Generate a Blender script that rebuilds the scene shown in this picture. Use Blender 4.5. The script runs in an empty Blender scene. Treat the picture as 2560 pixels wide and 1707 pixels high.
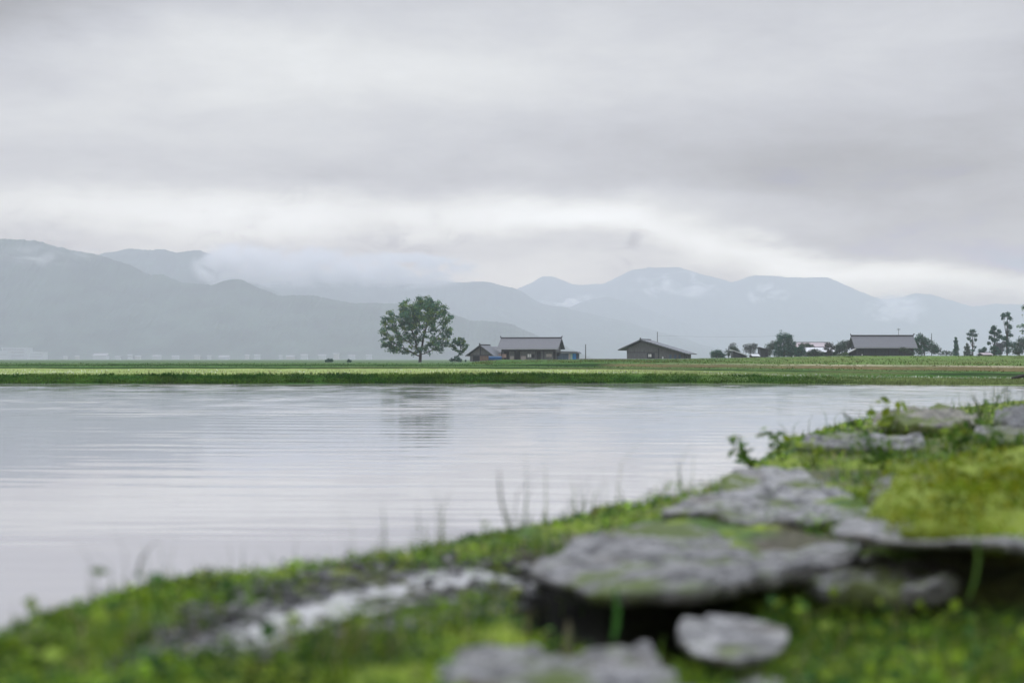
import bpy, bmesh, math, random
import numpy as np
from mathutils import Vector
R = math.radians
scene = bpy.context.scene
COL = scene.collection
rng = np.random.default_rng(11)
random.seed(5)

# ------------------------------------------------------------------ camera, world, sun, exposure
F, CX, HY, CZ = 3555.6, 1280.0, 898.0, 1.22       # focal length and horizon in photo pixels, eye height above the water
cam = bpy.data.cameras.new('camera')
cam.lens, cam.sensor_width = 50, 36
cam.shift_y = 44.5 / 2560
cam.clip_start, cam.clip_end = 0.05, 60000
cam.dof.use_dof = True
cam.dof.focus_distance = 220
cam.dof.aperture_fstop = 1.9
camo = bpy.data.objects.new('camera', cam); COL.objects.link(camo)
camo.location = (0, 0, CZ); camo.rotation_euler = (R(90), 0, 0)
scene.camera = camo

SUN_EL, SUN_AZ = R(52), R(-60)
HAZE_D, HAZE_TOP = 2.3e-4, 560.0
scene.view_settings.view_transform = 'Standard'
scene.view_settings.look = 'None'
scene.view_settings.exposure = 0.0
scene.view_settings.gamma = 1.0
scene.cycles.volume_bounces = 5
scene.cycles.max_bounces = 9
scene.cycles.diffuse_bounces = 3
scene.cycles.use_denoising = True
scene.cycles.sample_clamp_indirect = 6

class NT:
    """small helper to write node trees"""
    def __init__(s, tree): s.t = tree; s.n = tree.nodes; s.l = tree.links
    def new(s, typ, **kw):
        n = s.n.new(typ)
        for k, v in kw.items(): setattr(n, k, v)
        return n
    def put(s, sock, v):
        if v is None: return
        if hasattr(v, 'node'): s.l.new(v, sock)
        else: sock.default_value = v
    def m(s, op, a, b=None, c=None, clamp=False):
        n = s.new('ShaderNodeMath', operation=op, use_clamp=clamp)
        for i, v in enumerate((a, b, c)): s.put(n.inputs[i], v)
        return n.outputs[0]
    def mix(s, f, a, b):
        n = s.new('ShaderNodeMix', data_type='RGBA')
        s.put(n.inputs[0], f)
        s.put(n.inputs[6], a if hasattr(a, 'node') else (*a, 1) if len(a) == 3 else a)
        s.put(n.inputs[7], b if hasattr(b, 'node') else (*b, 1) if len(b) == 3 else b)
        return n.outputs[2]
    def noise(s, vec, scale, detail=4, rough=.55, dist=0.0):
        n = s.new('ShaderNodeTexNoise')
        s.put(n.inputs['Vector'], vec)
        n.inputs['Scale'].default_value = scale; n.inputs['Detail'].default_value = detail
        n.inputs['Roughness'].default_value = rough; n.inputs['Distortion'].default_value = dist
        return n.outputs['Fac']
    def ramp(s, fac, lo, hi):
        n = s.new('ShaderNodeMapRange', interpolation_type='SMOOTHSTEP')
        s.put(n.inputs[0], fac); n.inputs[1].default_value = lo; n.inputs[2].default_value = hi
        return n.outputs[0]
    def mapping(s, vec, scale=(1, 1, 1), loc=(0, 0, 0)):
        n = s.new('ShaderNodeMapping')
        s.put(n.inputs[0], vec); n.inputs['Location'].default_value = loc; n.inputs['Scale'].default_value = scale
        return n.outputs[0]

def build_world():
    w = bpy.data.worlds.new('World'); scene.world = w; w.use_nodes = True
    t = NT(w.node_tree); t.n.clear()
    sky = t.new('ShaderNodeTexSky', sky_type='NISHITA', sun_disc=False)
    sky.sun_elevation, sky.sun_rotation = SUN_EL, SUN_AZ
    d = t.new('ShaderNodeTexCoord').outputs['Generated']
    sep = t.new('ShaderNodeSeparateXYZ'); t.l.new(d, sep.inputs[0])
    x, y, z = sep.outputs
    az = t.m('ARCTAN2', x, y)
    hyp = t.m('SQRT', t.m('ADD', t.m('MULTIPLY', x, x), t.m('MULTIPLY', y, y)))
    el = t.m('ARCTAN2', z, hyp)
    # slow warp of the cloud coordinates
    w1 = t.noise(t.mapping(d, (5, 5, 14), (3.1, 0, 0)), 1.0, 5, .6)
    w2 = t.noise(t.mapping(d, (4, 4, 12), (0, 7.7, 2)), 1.0, 5, .6)
    azw = t.m('ADD', az, t.m('MULTIPLY', t.m('SUBTRACT', w1, .5), .16))
    elw = t.m('ADD', el, t.m('MULTIPLY', t.m('SUBTRACT', w2, .5), .07))
    def blob(px, py, sx, sy, amp, tilt=0.0):
        a0, e0 = (px - CX) / F, (HY - py) / F
        da = t.m('DIVIDE', t.m('SUBTRACT', azw, a0), sx / F)
        de = t.m('SUBTRACT', elw, e0)
        if tilt: de = t.m('SUBTRACT', de, t.m('MULTIPLY', t.m('SUBTRACT', azw, a0), tilt))
        de = t.m('DIVIDE', de, sy / F)
        q = t.m('ADD', t.m('MULTIPLY', da, da), t.m('MULTIPLY', de, de))
        return t.m('MULTIPLY', t.m('EXPONENT', t.m('MULTIPLY', q, -1)), amp)
    V = None
    for b in SKY_BLOBS:
        o = blob(*b); V = o if V is None else t.m('ADD', V, o)
    n1 = t.noise(t.mapping(d, (7, 7, 26), (1.3, .2, 0)), 1.0, 7, .58, .3)
    n2 = t.noise(t.mapping(d, (22, 22, 48), (.3, 4.2, 0)), 1.0, 6, .6, .6)
    V = t.m('ADD', V, t.m('MULTIPLY', t.m('SUBTRACT', n1, .5), .22))
    V = t.m('ADD', V, t.m('MULTIPLY', t.m('SUBTRACT', n2, .5), .07))
    # torn grey rags of cloud hanging above the ridges
    n3 = t.noise(t.mapping(d, (30, 30, 40), (2.3, 1.2, .4)), 1.0, 6, .6, 1.2)
    rag = t.m('MULTIPLY', t.ramp(n3, .42, .66), t.m('ADD', t.m('ADD', blob(660, 570, 170, 80, 1), blob(1080, 600, 140, 60, 1)), t.m('ADD', blob(150, 580, 140, 60, .6), blob(1540, 640, 70, 40, 1.1))))
    V = t.m('SUBTRACT', V, t.m('MULTIPLY', rag, .10))
    V = t.m('ADD', V, .635)
    # overcast brightens towards the zenith
    V = t.m('ADD', V, t.m('MULTIPLY', t.ramp(el, .27, 1.2), ZENITH))
    # what stands behind the air: undo the veil that the haze lays over the low sky
    zz = t.m('MAXIMUM', z, .04)
    T = t.m('EXPONENT', t.m('DIVIDE', -HAZE_D * HAZE_TOP, zz))
    T = t.m('MAXIMUM', T, .098)
    tint = t.mix(t.ramp(V, .58, .82), (.962, .998, 1.09), (.97, 1.0, 1.035))
    tint = t.mix(t.ramp(el, .3, 1.1), tint, (.90, .965, 1.14))
    def vec(op, a, b):
        n = t.new('ShaderNodeVectorMath', operation=op); t.put(n.inputs[0], a)
        if op == 'SCALE': t.put(n.inputs['Scale'], b)
        else: t.put(n.inputs[1], b)
        return n.outputs[0]
    S = vec('SCALE', vec('SUBTRACT', vec('SCALE', tint, V), vec('SCALE', HAZE_L, t.m('SUBTRACT', 1.0, T))), t.m('DIVIDE', 1.0, T))
    S = vec('MINIMUM', vec('MAXIMUM', S, (.15, .15, .15)), (3.8, 3.8, 3.8))
    b1 = t.new('ShaderNodeBackground'); t.l.new(sky.outputs[0], b1.inputs[0]); b1.inputs[1].default_value = .06
    b2 = t.new('ShaderNodeBackground'); t.l.new(S, b2.inputs[0])
    mx = t.new('ShaderNodeMixShader'); mx.inputs[0].default_value = .93
    t.l.new(b1.outputs[0], mx.inputs[1]); t.l.new(b2.outputs[0], mx.inputs[2])
    out = t.new('ShaderNodeOutputWorld'); t.l.new(mx.outputs[0], out.inputs[0])
ZENITH, HAZE_L = 1.5, (.575, .655, .765)
# px, py, width, height, amount, tilt
SKY_BLOBS = [
    (750, 205, 620, 110, .175, 0), (1500, 190, 500, 80, .05, 0), (250, 380, 600, 70, .06, 0),
    (900, 455, 700, 38, -.035, 0), (2050, 450, 560, 140, -.13, -.10), (2500, 420, 300, 170, -.06, 0),
    (900, 560, 900, 55, .24, 0), (200, 510, 500, 50, .13, 0), (1700, 615, 420, 36, .21, -.16), (2350, 705, 420, 40, .20, -.10),
    (0, 40, 420, 190, -.23, 0), (900, -10, 700, 50, -.06, 0), (2000, 60, 700, 120, .02, 0), (2560, 120, 200, 250, -.05, 0),
    (1300, 690, 700, 45, .10, 0), (2150, 640, 350, 30, -.06, -.1),
]
build_world()

sun = bpy.data.lights.new('sun', 'SUN'); sun.energy = .8; sun.angle = R(25); sun.color = (1, .97, .93)
suno = bpy.data.objects.new('sun', sun); COL.objects.link(suno)
sd = Vector((math.sin(SUN_AZ) * math.cos(SUN_EL), math.cos(SUN_AZ) * math.cos(SUN_EL), math.sin(SUN_EL)))
suno.rotation_euler = sd.to_track_quat('Z', 'Y').to_euler(); suno.location = (0, 0, 50)

# ------------------------------------------------------------------ helpers
def P(px, py, Y): return Vector(((px - CX) / F * Y, Y, CZ + (HY - py) / F * Y))
def G(px, py, drop): return P(px, py, drop * F / (py - HY))
def sstep(a, b, x):
    t = np.clip((np.asarray(x, float) - a) / (b - a), 0, 1); return t * t * (3 - 2 * t)
def _h(i, j, s):
    v = np.sin(i * 127.1 + j * 311.7 + s * 74.7) * 43758.5453
    return v - np.floor(v)
def vnoise(x, y, s=0):
    x = np.asarray(x, float); y = np.asarray(y, float)
    i, j = np.floor(x), np.floor(y); u, v = x - i, y - j
    u, v = u * u * (3 - 2 * u), v * v * (3 - 2 * v)
    return (_h(i, j, s) * (1 - u) + _h(i + 1, j, s) * u) * (1 - v) + (_h(i, j + 1, s) * (1 - u) + _h(i + 1, j + 1, s) * u) * v
def fbm(x, y, s=0, oct=4, g=.5):
    a, f, r, n = 1., 1., 0., 0.
    for k in range(oct):
        r = r + a * vnoise(x * f, y * f, s + k * 3.3); n += a; a *= g; f *= 2.03
    return r / n
def in_poly(X, Y, poly):
    ins = np.zeros(X.shape, bool); n = len(poly)
    for k in range(n):
        x1, y1 = poly[k]; x2, y2 = poly[(k + 1) % n]
        c = ((y1 > Y) != (y2 > Y)) & (X < (x2 - x1) * (Y - y1) / (y2 - y1 + 1e-12) + x1)
        ins ^= c
    return ins

def tag(o, label=None, cat=None, group=None, kind=None):
    if label: o['label'] = label
    if cat: o['category'] = cat
    if group: o['group'] = group
    if kind: o['kind'] = kind
    return o
def link(name, me, mat, parent=None):
    o = bpy.data.objects.new(name, me); COL.objects.link(o)
    if mat: me.materials.append(mat)
    if parent: o.parent = parent
    return o
def empty(name, loc, rz=0, **kw):
    o = bpy.data.objects.new(name, None); COL.objects.link(o); o.location = loc; o.rotation_euler = (0, 0, rz)
    o.empty_display_size = .2
    return tag(o, **kw)
def npmesh(name, V, Fc, mat, tint=None, smooth=False, parent=None):
    """V (N,3); Fc (M,k) or list of such arrays; tint (N,3) stored as colour attribute"""
    V = np.asarray(V, np.float32)
    if isinstance(Fc, np.ndarray): Fc = [Fc]
    me = bpy.data.meshes.new(name)
    me.vertices.add(len(V)); me.vertices.foreach_set('co', V.ravel())
    loops = np.concatenate([f.ravel() for f in Fc]).astype(np.int32)
    tot = np.concatenate([np.full(len(f), f.shape[1]) for f in Fc]).astype(np.int32)
    st = np.concatenate([[0], np.cumsum(tot)[:-1]]).astype(np.int32)
    me.loops.add(len(loops)); me.loops.foreach_set('vertex_index', loops)
    me.polygons.add(len(tot)); me.polygons.foreach_set('loop_start', st); me.polygons.foreach_set('loop_total', tot)
    if smooth: me.polygons.foreach_set('use_smooth', np.ones(len(tot), bool))
    me.update(calc_edges=True); me.validate()
    if tint is not None:
        a = me.color_attributes.new('tint', 'FLOAT_COLOR', 'POINT')
        c = np.ones((len(V), 4), np.float32); c[:, :3] = tint; a.data.foreach_set('color', c.ravel())
    return link(name, me, mat, parent)
def grid_faces(r, c, wrap=False):
    i = np.arange(r - 1)[:, None]; j = np.arange(c if wrap else c - 1)[None, :]; j2 = (j + 1) % c
    return np.stack([i * c + j, i * c + j2, (i + 1) * c + j2, (i + 1) * c + j], -1).reshape(-1, 4)

class MB:
    def __init__(s): s.v = []; s.f = []
    def poly(s, pts, faces):
        b = len(s.v); s.v += [tuple(p) for p in pts]; s.f += [tuple(b + i for i in f) for f in faces]; return s
    def box(s, x0, x1, y0, y1, z0, z1):
        return s.poly([(x0, y0, z0), (x1, y0, z0), (x1, y1, z0), (x0, y1, z0), (x0, y0, z1), (x1, y0, z1), (x1, y1, z1), (x0, y1, z1)],
                      [(3, 2, 1, 0), (4, 5, 6, 7), (0, 1, 5, 4), (1, 2, 6, 5), (2, 3, 7, 6), (3, 0, 4, 7)])
    def prism(s, prof, y0, y1):
        """profile (x,z) counter-clockwise, extruded along y"""
        n = len(prof)
        pts = [(x, y0, z) for x, z in prof] + [(x, y1, z) for x, z in prof]
        return s.poly(pts, [tuple(range(n)), tuple(range(2 * n - 1, n - 1, -1))] + [((k + 1) % n, k, n + k, n + (k + 1) % n) for k in range(n)])
    def prismx(s, prof, x0, x1):
        n = len(prof)
        pts = [(x0, y, z) for y, z in prof] + [(x1, y, z) for y, z in prof]
        return s.poly(pts, [tuple(range(n - 1, -1, -1)), tuple(range(n, 2 * n))] + [(k, (k + 1) % n, n + (k + 1) % n, n + k) for k in range(n)])
    def tube(s, pts, rad, n=6):
        pts = [Vector(p) for p in pts]
        if not hasattr(rad, '__len__'): rad = [rad] * len(pts)
        rings = []
        for k, p in enumerate(pts):
            d = (pts[min(k + 1, len(pts) - 1)] - pts[max(k - 1, 0)]).normalized()
            a = d.orthogonal().normalized() if k == 0 else (a - d * a.dot(d)).normalized()
            b = d.cross(a)
            rings.append([p + (a * math.cos(q) + b * math.sin(q)) * rad[k] for q in [2 * math.pi * i / n for i in range(n)]])
        v = [q for r_ in rings for q in r_]; f = []
        for k in range(len(pts) - 1):
            for i in range(n): f.append((k * n + i, k * n + (i + 1) % n, (k + 1) * n + (i + 1) % n, (k + 1) * n + i))
        f += [tuple(range(n - 1, -1, -1)), tuple(range((len(pts) - 1) * n, len(pts) * n))]
        return s.poly(v, f)
    def build(s, name, mat, parent=None, smooth=False):
        me = bpy.data.meshes.new(name); me.from_pydata(s.v, [], s.f); me.update()
        if smooth:
            for p in me.polygons: p.use_smooth = True
        return link(name, me, mat, parent)

# ------------------------------------------------------------------ materials
def mat(name, col=(.5, .5, .5), rough=.8, var=.25, scale=4., bump=0., bscale=None, tint=False, spec=.3, col2=None, stretch=(1, 1, 1), trans=0., detail=6):
    m = bpy.data.materials.new(name); m.use_nodes = True
    t = NT(m.node_tree); bs = t.n['Principled BSDF']
    geo = t.new('ShaderNodeTexCoord').outputs['Object']
    v = t.mapping(geo, stretch)
    n = t.noise(v, scale, detail, .6)
    if tint:
        a = t.new('ShaderNodeVertexColor', layer_name='tint').outputs[0]
        hi = t.new('ShaderNodeVectorMath', operation='SCALE'); t.l.new(a, hi.inputs[0]); hi.inputs['Scale'].default_value = 1 + var
        lo = t.new('ShaderNodeVectorMath', operation='SCALE'); t.l.new(a, lo.inputs[0]); lo.inputs['Scale'].default_value = 1 - var
        c = t.mix(t.ramp(n, .3, .7), lo.outputs[0], hi.outputs[0])
    else:
        c2 = col2 or tuple(q * (1 - 2 * var) for q in col)
        c = t.mix(t.ramp(n, .32, .68), c2, col)
    t.l.new(c, bs.inputs['Base Color'])
    bs.inputs['Roughness'].default_value = rough
    bs.inputs['Specular IOR Level'].default_value = .08 if (tint and trans) or name == 'field' else spec
    if bump:
        b = t.new('ShaderNodeBump'); b.inputs['Strength'].default_value = bump; b.inputs['Distance'].default_value = .02 if not bscale else .3 / bscale
        t.l.new(t.noise(v, bscale or scale * 3, 5, .6), b.inputs['Height']); t.l.new(b.outputs[0], bs.inputs['Normal'])
    if trans:
        tr = t.new('ShaderNodeBsdfTranslucent'); t.l.new(c, tr.inputs[0])
        mx = t.new('ShaderNodeMixShader'); mx.inputs[0].default_value = trans
        t.l.new(bs.outputs[0], mx.inputs[1]); t.l.new(tr.outputs[0], mx.inputs[2])
        t.l.new(mx.outputs[0], t.n['Material Output'].inputs[0])
    return m

M = {}
M['leaf'] = mat('leaf', tint=True, rough=.55, var=.15, scale=1.5, trans=.35)
M['bark'] = mat('bark', (.07, .058, .045), .9, .3, 3, stretch=(4, 4, .6))
M['grass'] = mat('grass', tint=True, rough=.5, var=.12, scale=3, trans=.3)
M['field'] = mat('field', tint=True, rough=.95, var=.22, scale=1.6, bump=.5, bscale=6)
M['soil'] = mat('soil', tint=True, rough=.75, var=.35, scale=22, bump=.8, bscale=60)
M['forest'] = mat('forest', (.04, .06, .038), .95, .40, .012, detail=9)
M['rooftile'] = mat('roof_tile', (.155, .157, .166), .6, .12, 3, stretch=(1, 4, 4), bump=.2)
M['rooftin'] = mat('roof_tin', (.155, .165, .18), .55, .12, 2, stretch=(.5, 6, 6))
M['roofdark'] = mat('ridge_tile', (.07, .07, .08), .6, .15, 4)
M['paleroof'] = mat('pale_roof', (.62, .63, .64), .5, .08, 1)
M['pinkroof'] = mat('dull_pink_roof', (.42, .36, .37), .6, .08, 1)
M['board'] = mat('weathered_board', (.175, .178, .182), .85, .22, 2, stretch=(6, 6, .4))
M['darkboard'] = mat('dark_board', (.055, .06, .068), .85, .2, 2, stretch=(6, 6, .4))
M['brownboard'] = mat('brown_board', (.24, .17, .13), .85, .2, 2, stretch=(6, 6, .4))
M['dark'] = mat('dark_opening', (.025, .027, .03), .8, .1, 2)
M['plaster'] = mat('pale_plaster', (.42, .38, .35), .9, .1, 2)
M['pink'] = mat('pink_panel', (.50, .36, .32), .8, .1, 2)
M['blue'] = mat('blue_sheet', (.008, .085, .22), .5, .15, 2)
M['brightblue'] = mat('bright_blue_paint', (.01, .19, .46), .5, .08, 3)
M['bluegrey'] = mat('blue_grey_board', (.10, .15, .21), .8, .15, 2)
M['white'] = mat('white_paint', (.80, .80, .78), .5, .04, 3)
M['mint'] = mat('mint_panel', (.33, .50, .43), .6, .08, 3)
M['pole'] = mat('grey_pole', (.16, .16, .17), .7, .1, 3)
M['concrete'] = mat('concrete', (.42, .40, .38), .9, .12, 2)
M['browncon'] = mat('brown_wall', (.20, .15, .13), .9, .15, 2)
M['town'] = mat('town_wall', (.42, .42, .44), .8, .06, .1)
M['townroof'] = mat('town_roof', (.30, .28, .30), .8, .1, .1)
M['wood'] = mat('driftwood', (.05, .045, .04), .8, .3, 6)

def stone_mat(name, base, moss, mossamt, wet=.24):
    m = bpy.data.materials.new(name); m.use_nodes = True
    t = NT(m.node_tree); bs = t.n['Principled BSDF']
    v = t.new('ShaderNodeTexCoord').outputs['Object']
    n1 = t.noise(t.mapping(v, (1, 1.6, 3)), 13, 8, .66); n2 = t.noise(t.mapping(v, (1, 1, 1), (4, 2, 1)), 3.6, 7, .62, .6)
    n3 = t.noise(t.mapping(v, (5, 11, 40)), 1, 5, .65, .4); n4 = t.noise(t.mapping(v, (1, 1, 1), (9, 1, 3)), 5.5, 5, .6)
    c = t.mix(t.ramp(n1, .42, .58), tuple(q * .28 for q in base), tuple(q * 1.45 for q in base))
    c = t.mix(t.m('MULTIPLY', t.ramp(n3, .56, .66), .6), c, tuple(min(1, q * 1.9) for q in base))
    c = t.mix(t.m('MULTIPLY', t.ramp(n4, .58, .70), .7), c, (base[0] * .55, base[1] * .48, base[2] * .36))
    mk = t.m('MULTIPLY', t.ramp(n2, 1 - mossamt, 1.08 - mossamt), .95)
    c = t.mix(mk, c, moss)
    t.l.new(c, bs.inputs['Base Color'])
    rr = t.new('ShaderNodeMapRange'); t.l.new(n1, rr.inputs[0]); rr.inputs[1].default_value = .42; rr.inputs[2].default_value = .58
    rr.inputs[3].default_value = wet + .4; rr.inputs[4].default_value = wet
    t.l.new(t.m('MAXIMUM', rr.outputs[0], t.m('MULTIPLY', mk, .9)), bs.inputs['Roughness'])
    bs.inputs['Specular IOR Level'].default_value = .65
    b = t.new('ShaderNodeBump'); b.inputs['Strength'].default_value = .6; b.inputs['Distance'].default_value = .01
    t.l.new(t.m('ADD', n1, n3), b.inputs['Height']); t.l.new(b.outputs[0], bs.inputs['Normal'])
    return m
M['stone'] = stone_mat('grey_stone', (.12, .118, .116), (.07, .10, .015), .47)
M['stonepale'] = stone_mat('pale_stone', (.18, .178, .174), (.09, .12, .02), .44)
M['stonemid'] = stone_mat('mottled_stone', (.11, .108, .105), (.07, .09, .015), .5)
M['stonedark'] = stone_mat('dark_stone', (.06, .062, .062), (.05, .08, .015), .45)
M['stonebrown'] = stone_mat('brown_grey_stone', (.13, .12, .085), (.08, .11, .015), .5)
M['moss'] = stone_mat('mossy_stone', (.10, .085, .025), (.16, .215, .006), .66, .6)

def water_mat(name, base, rough, bscale, bstr):
    m = bpy.data.materials.new(name); m.use_nodes = True
    t = NT(m.node_tree); bs = t.n['Principled BSDF']
    bs.inputs['Base Color'].default_value = (*base, 1); bs.inputs['Roughness'].default_value = rough
    bs.inputs['IOR'].default_value = 1.34; bs.inputs['Specular IOR Level'].default_value = .5
    if bstr:
        v = t.mapping(t.new('ShaderNodeTexCoord').outputs['Object'], (.25, 1, 1))
        b = t.new('ShaderNodeBump'); b.inputs['Strength'].default_value = bstr; b.inputs['Distance'].default_value = .004
        t.l.new(t.noise(v, bscale, 3, .5), b.inputs['Height']); t.l.new(b.outputs[0], bs.inputs['Normal'])
    return m
M['water'] = water_mat('lake_water', (.325, .31, .31), .03, 5, .15)
M['puddle'] = water_mat('puddle_water', (.36, .36, .36), .01, 8, .0)

# ------------------------------------------------------------------ base ground sheet out to the foot of the hills
def base_ground():
    ys = np.concatenate([[-1450, -300], [330, 345], np.geomspace(420, 10100, 26)])
    xs = np.concatenate([-np.geomspace(8900, 60, 16), [0], np.geomspace(60, 8900, 16)])
    X, Y = np.meshgrid(xs, ys)
    Z = np.where(Y < 340, -.45, .50 - .00002 * Y)
    t = np.stack([np.full(X.shape, .085), np.full(X.shape, .135), np.full(X.shape, .06)], -1) * (.75 + .5 * fbm(X / 150, Y / 90, 3)[..., None])
    o = npmesh('plain', np.stack([X, Y, Z], -1).reshape(-1, 3), grid_faces(*X.shape), M['field'], t.reshape(-1, 3))
    tag(o, kind='structure')
base_ground()

# ------------------------------------------------------------------ hills
RIDGES = {
 'left': (4150, 600, [(-1500, 800), (-900, 700), (-500, 640), (-200, 608), (0, 600), (23, 598), (88, 599), (134, 612), (180, 625), (237, 633), (268, 642), (291, 652), (329, 664), (375, 685), (406, 685), (432, 696), (452, 705), (528, 714), (563, 702), (593, 698), (612, 702), (643, 718), (696, 738), (788, 737), (823, 746), (850, 749), (880, 758), (925, 757), (984, 760), (1060, 768), (1135, 787), (1175, 801), (1232, 802), (1283, 810), (1334, 835), (1400, 858), (1480, 900)]),
 'back_left': (5600, 900, [(60, 760), (150, 690), (253, 635), (318, 622), (375, 625), (406, 621), (444, 631), (494, 624), (536, 636), (560, 652), (597, 680), (643, 705), (720, 745), (820, 800), (950, 900)]),
 'middle': (6600, 1300, [(480, 850), (570, 760), (643, 711), (662, 702), (742, 696), (777, 683), (830, 686), (900, 692), (970, 688), (1060, 696), (1120, 704), (1170, 706), (1219, 704), (1258, 714), (1293, 722), (1345, 753), (1379, 766), (1414, 768), (1477, 785), (1541, 799), (1593, 811), (1633, 825), (1720, 850), (1850, 900)]),
 'front_right': (8000, 900, [(1200, 890), (1300, 825), (1370, 790), (1430, 765), (1470, 750), (1501, 744), (1524, 742), (1576, 756), (1622, 773), (1691, 799), (1749, 822), (1830, 850), (1950, 895)]),
 'right': (9300, 1600, [(1050, 830), (1180, 770), (1250, 740), (1295, 721), (1333, 704), (1356, 691), (1385, 691), (1431, 711), (1460, 713), (1512, 708), (1547, 691), (1581, 675), (1622, 669), (1697, 668), (1749, 684), (1795, 695), (1830, 705), (1859, 695), (1888, 688), (1946, 691), (2009, 694), (2067, 692), (2102, 707), (2154, 730), (2206, 749), (2258, 744), (2287, 731), (2327, 736), (2379, 751), (2431, 766), (2483, 760), (2558, 760), (2700, 750), (3000, 715), (3400, 760), (3900, 870)]),
}
def ridge(key, D, foot, prof):
    px = np.array([p[0] for p in prof], float); py = np.array([p[1] for p in prof], float)
    n = int((px[-1] - px[0]) / 2.6)
    q = np.linspace(px[0], px[-1], n)
    y = np.interp(q, px, py)
    ker = np.hanning(7); ker /= ker.sum(); y = np.convolve(np.pad(y, 3, 'edge'), ker, 'valid')
    H = np.maximum(CZ + (HY - y) / F * D, 2)
    X = (q - CX) / F * D
    H = H + (fbm(X / 60, X * 0, 1, 4, .6) - .5) * 9 + (rng.random(n) - .4) * 3.5
    rows = np.concatenate([np.linspace(-1, 0, 46), np.linspace(.06, 1, 12)])
    Xg = np.repeat(X[None], len(rows), 0); tg = np.repeat(rows[:, None], n, 1)
    spur = fbm(Xg / 420 + tg * .5, tg * 1.1, len(key), 5, .55) - .5
    Yg = D + np.where(tg < 0, tg * foot, tg * 700)
    shape = np.where(tg < 0, np.clip(1 + tg, 0, 1) ** 1.12, np.clip(1 - tg, 0, 1) ** 1.2)
    edge = np.clip(-tg * 4, 0, 1) * np.clip((1 + tg) * 3, 0, 1)
    Z = H[None] * shape * (1 + edge * spur * .75) + edge * (rng.random(Xg.shape) - .5) * 4 - 1.0
    # perspective keeps the crest the highest line: cap slopes in front of it
    lim = CZ + (H[None] - CZ) * Yg / D * .985
    Z = np.where(tg < 0, np.minimum(Z, lim), Z)
    o = npmesh('hill', np.stack([Xg, Yg, Z], -1).reshape(-1, 3), grid_faces(len(rows), n), M['forest'], smooth=True)
    tag(o, kind='structure')
for k, (D, foot, prof) in RIDGES.items(): ridge(k, D, foot, prof)

# ------------------------------------------------------------------ far shore: levees and fields
COLS = np.array([-900, 0, 600, 1150, 1255, 1500, 1700, 2100, 2560, 3500], float)
def line(*a): return np.array([a[0], *a, a[-1]], float)
L_py = [line(958.5, 959, 958.5, 958, 958, 958, 960, 963),
        line(936, 935.5, 934.5, 933.5, 933.5, 935, 945, 950),
        line(922, 922, 922, 922.5, 923.5, 926, 932, 943),
        line(917.3, 917.3, 917.3, 917.8, 919, 921.2, 926.5, 932.5),
        line(914.5, 914.5, 914.5, 914.5, 918, 919, 923.5, 930),
        line(910.9, 910.9, 911.3, 912.3, 908, 911, 913.5, 917),
        line(910.3, 910.3, 910.5, 910.5, 905.5, 907.5, 911, 914.5),
        line(908, 908, 907.6, 899.8, 900.5, 900, 892, 890.3),
        line(906.4, 906.4, 906.2, 899.3, 899.0, 897.5, 890.5, 889.3),
        line(905, 905, 905, 899.3, 897.8, 896.3, 889.6, 888.9)]
w0 = CZ * F / (L_py[0] - HY)
L_Y = [w0, w0 + line(1.1, 1.1, 1.1, 1.1, 1.1, 1.2, 4, 6),
       line(95, 95, 95, 94, 93, 92, 88, 84), line(96, 96, 96, 95, 94, 93, 89.2, 85.3),
       line(125, 124, 122, 119, 113, 110, 104, 100), line(126.2, 125.2, 123.2, 120, 115, 111.8, 105.8, 102),
       line(150, 150, 146, 126, 121, 117, 110, 106), line(190, 190, 185, 131, 127, 123, 121, 119),
       line(260, 260, 258, 240, 230, 230, 225, 225), line(330, 330, 330, 330, 330, 330, 330, 330)]
C = dict(bank=(.034, .10, .012), light=(.25, .315, .10), dk=(.014, .042, .008), mid=(.06, .125, .03), brown=(.125, .10, .045), path=(.30, .27, .18), slope=(.115, .18, .05), far=(.085, .14, .07), rgt=(.16, .215, .075))
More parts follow.
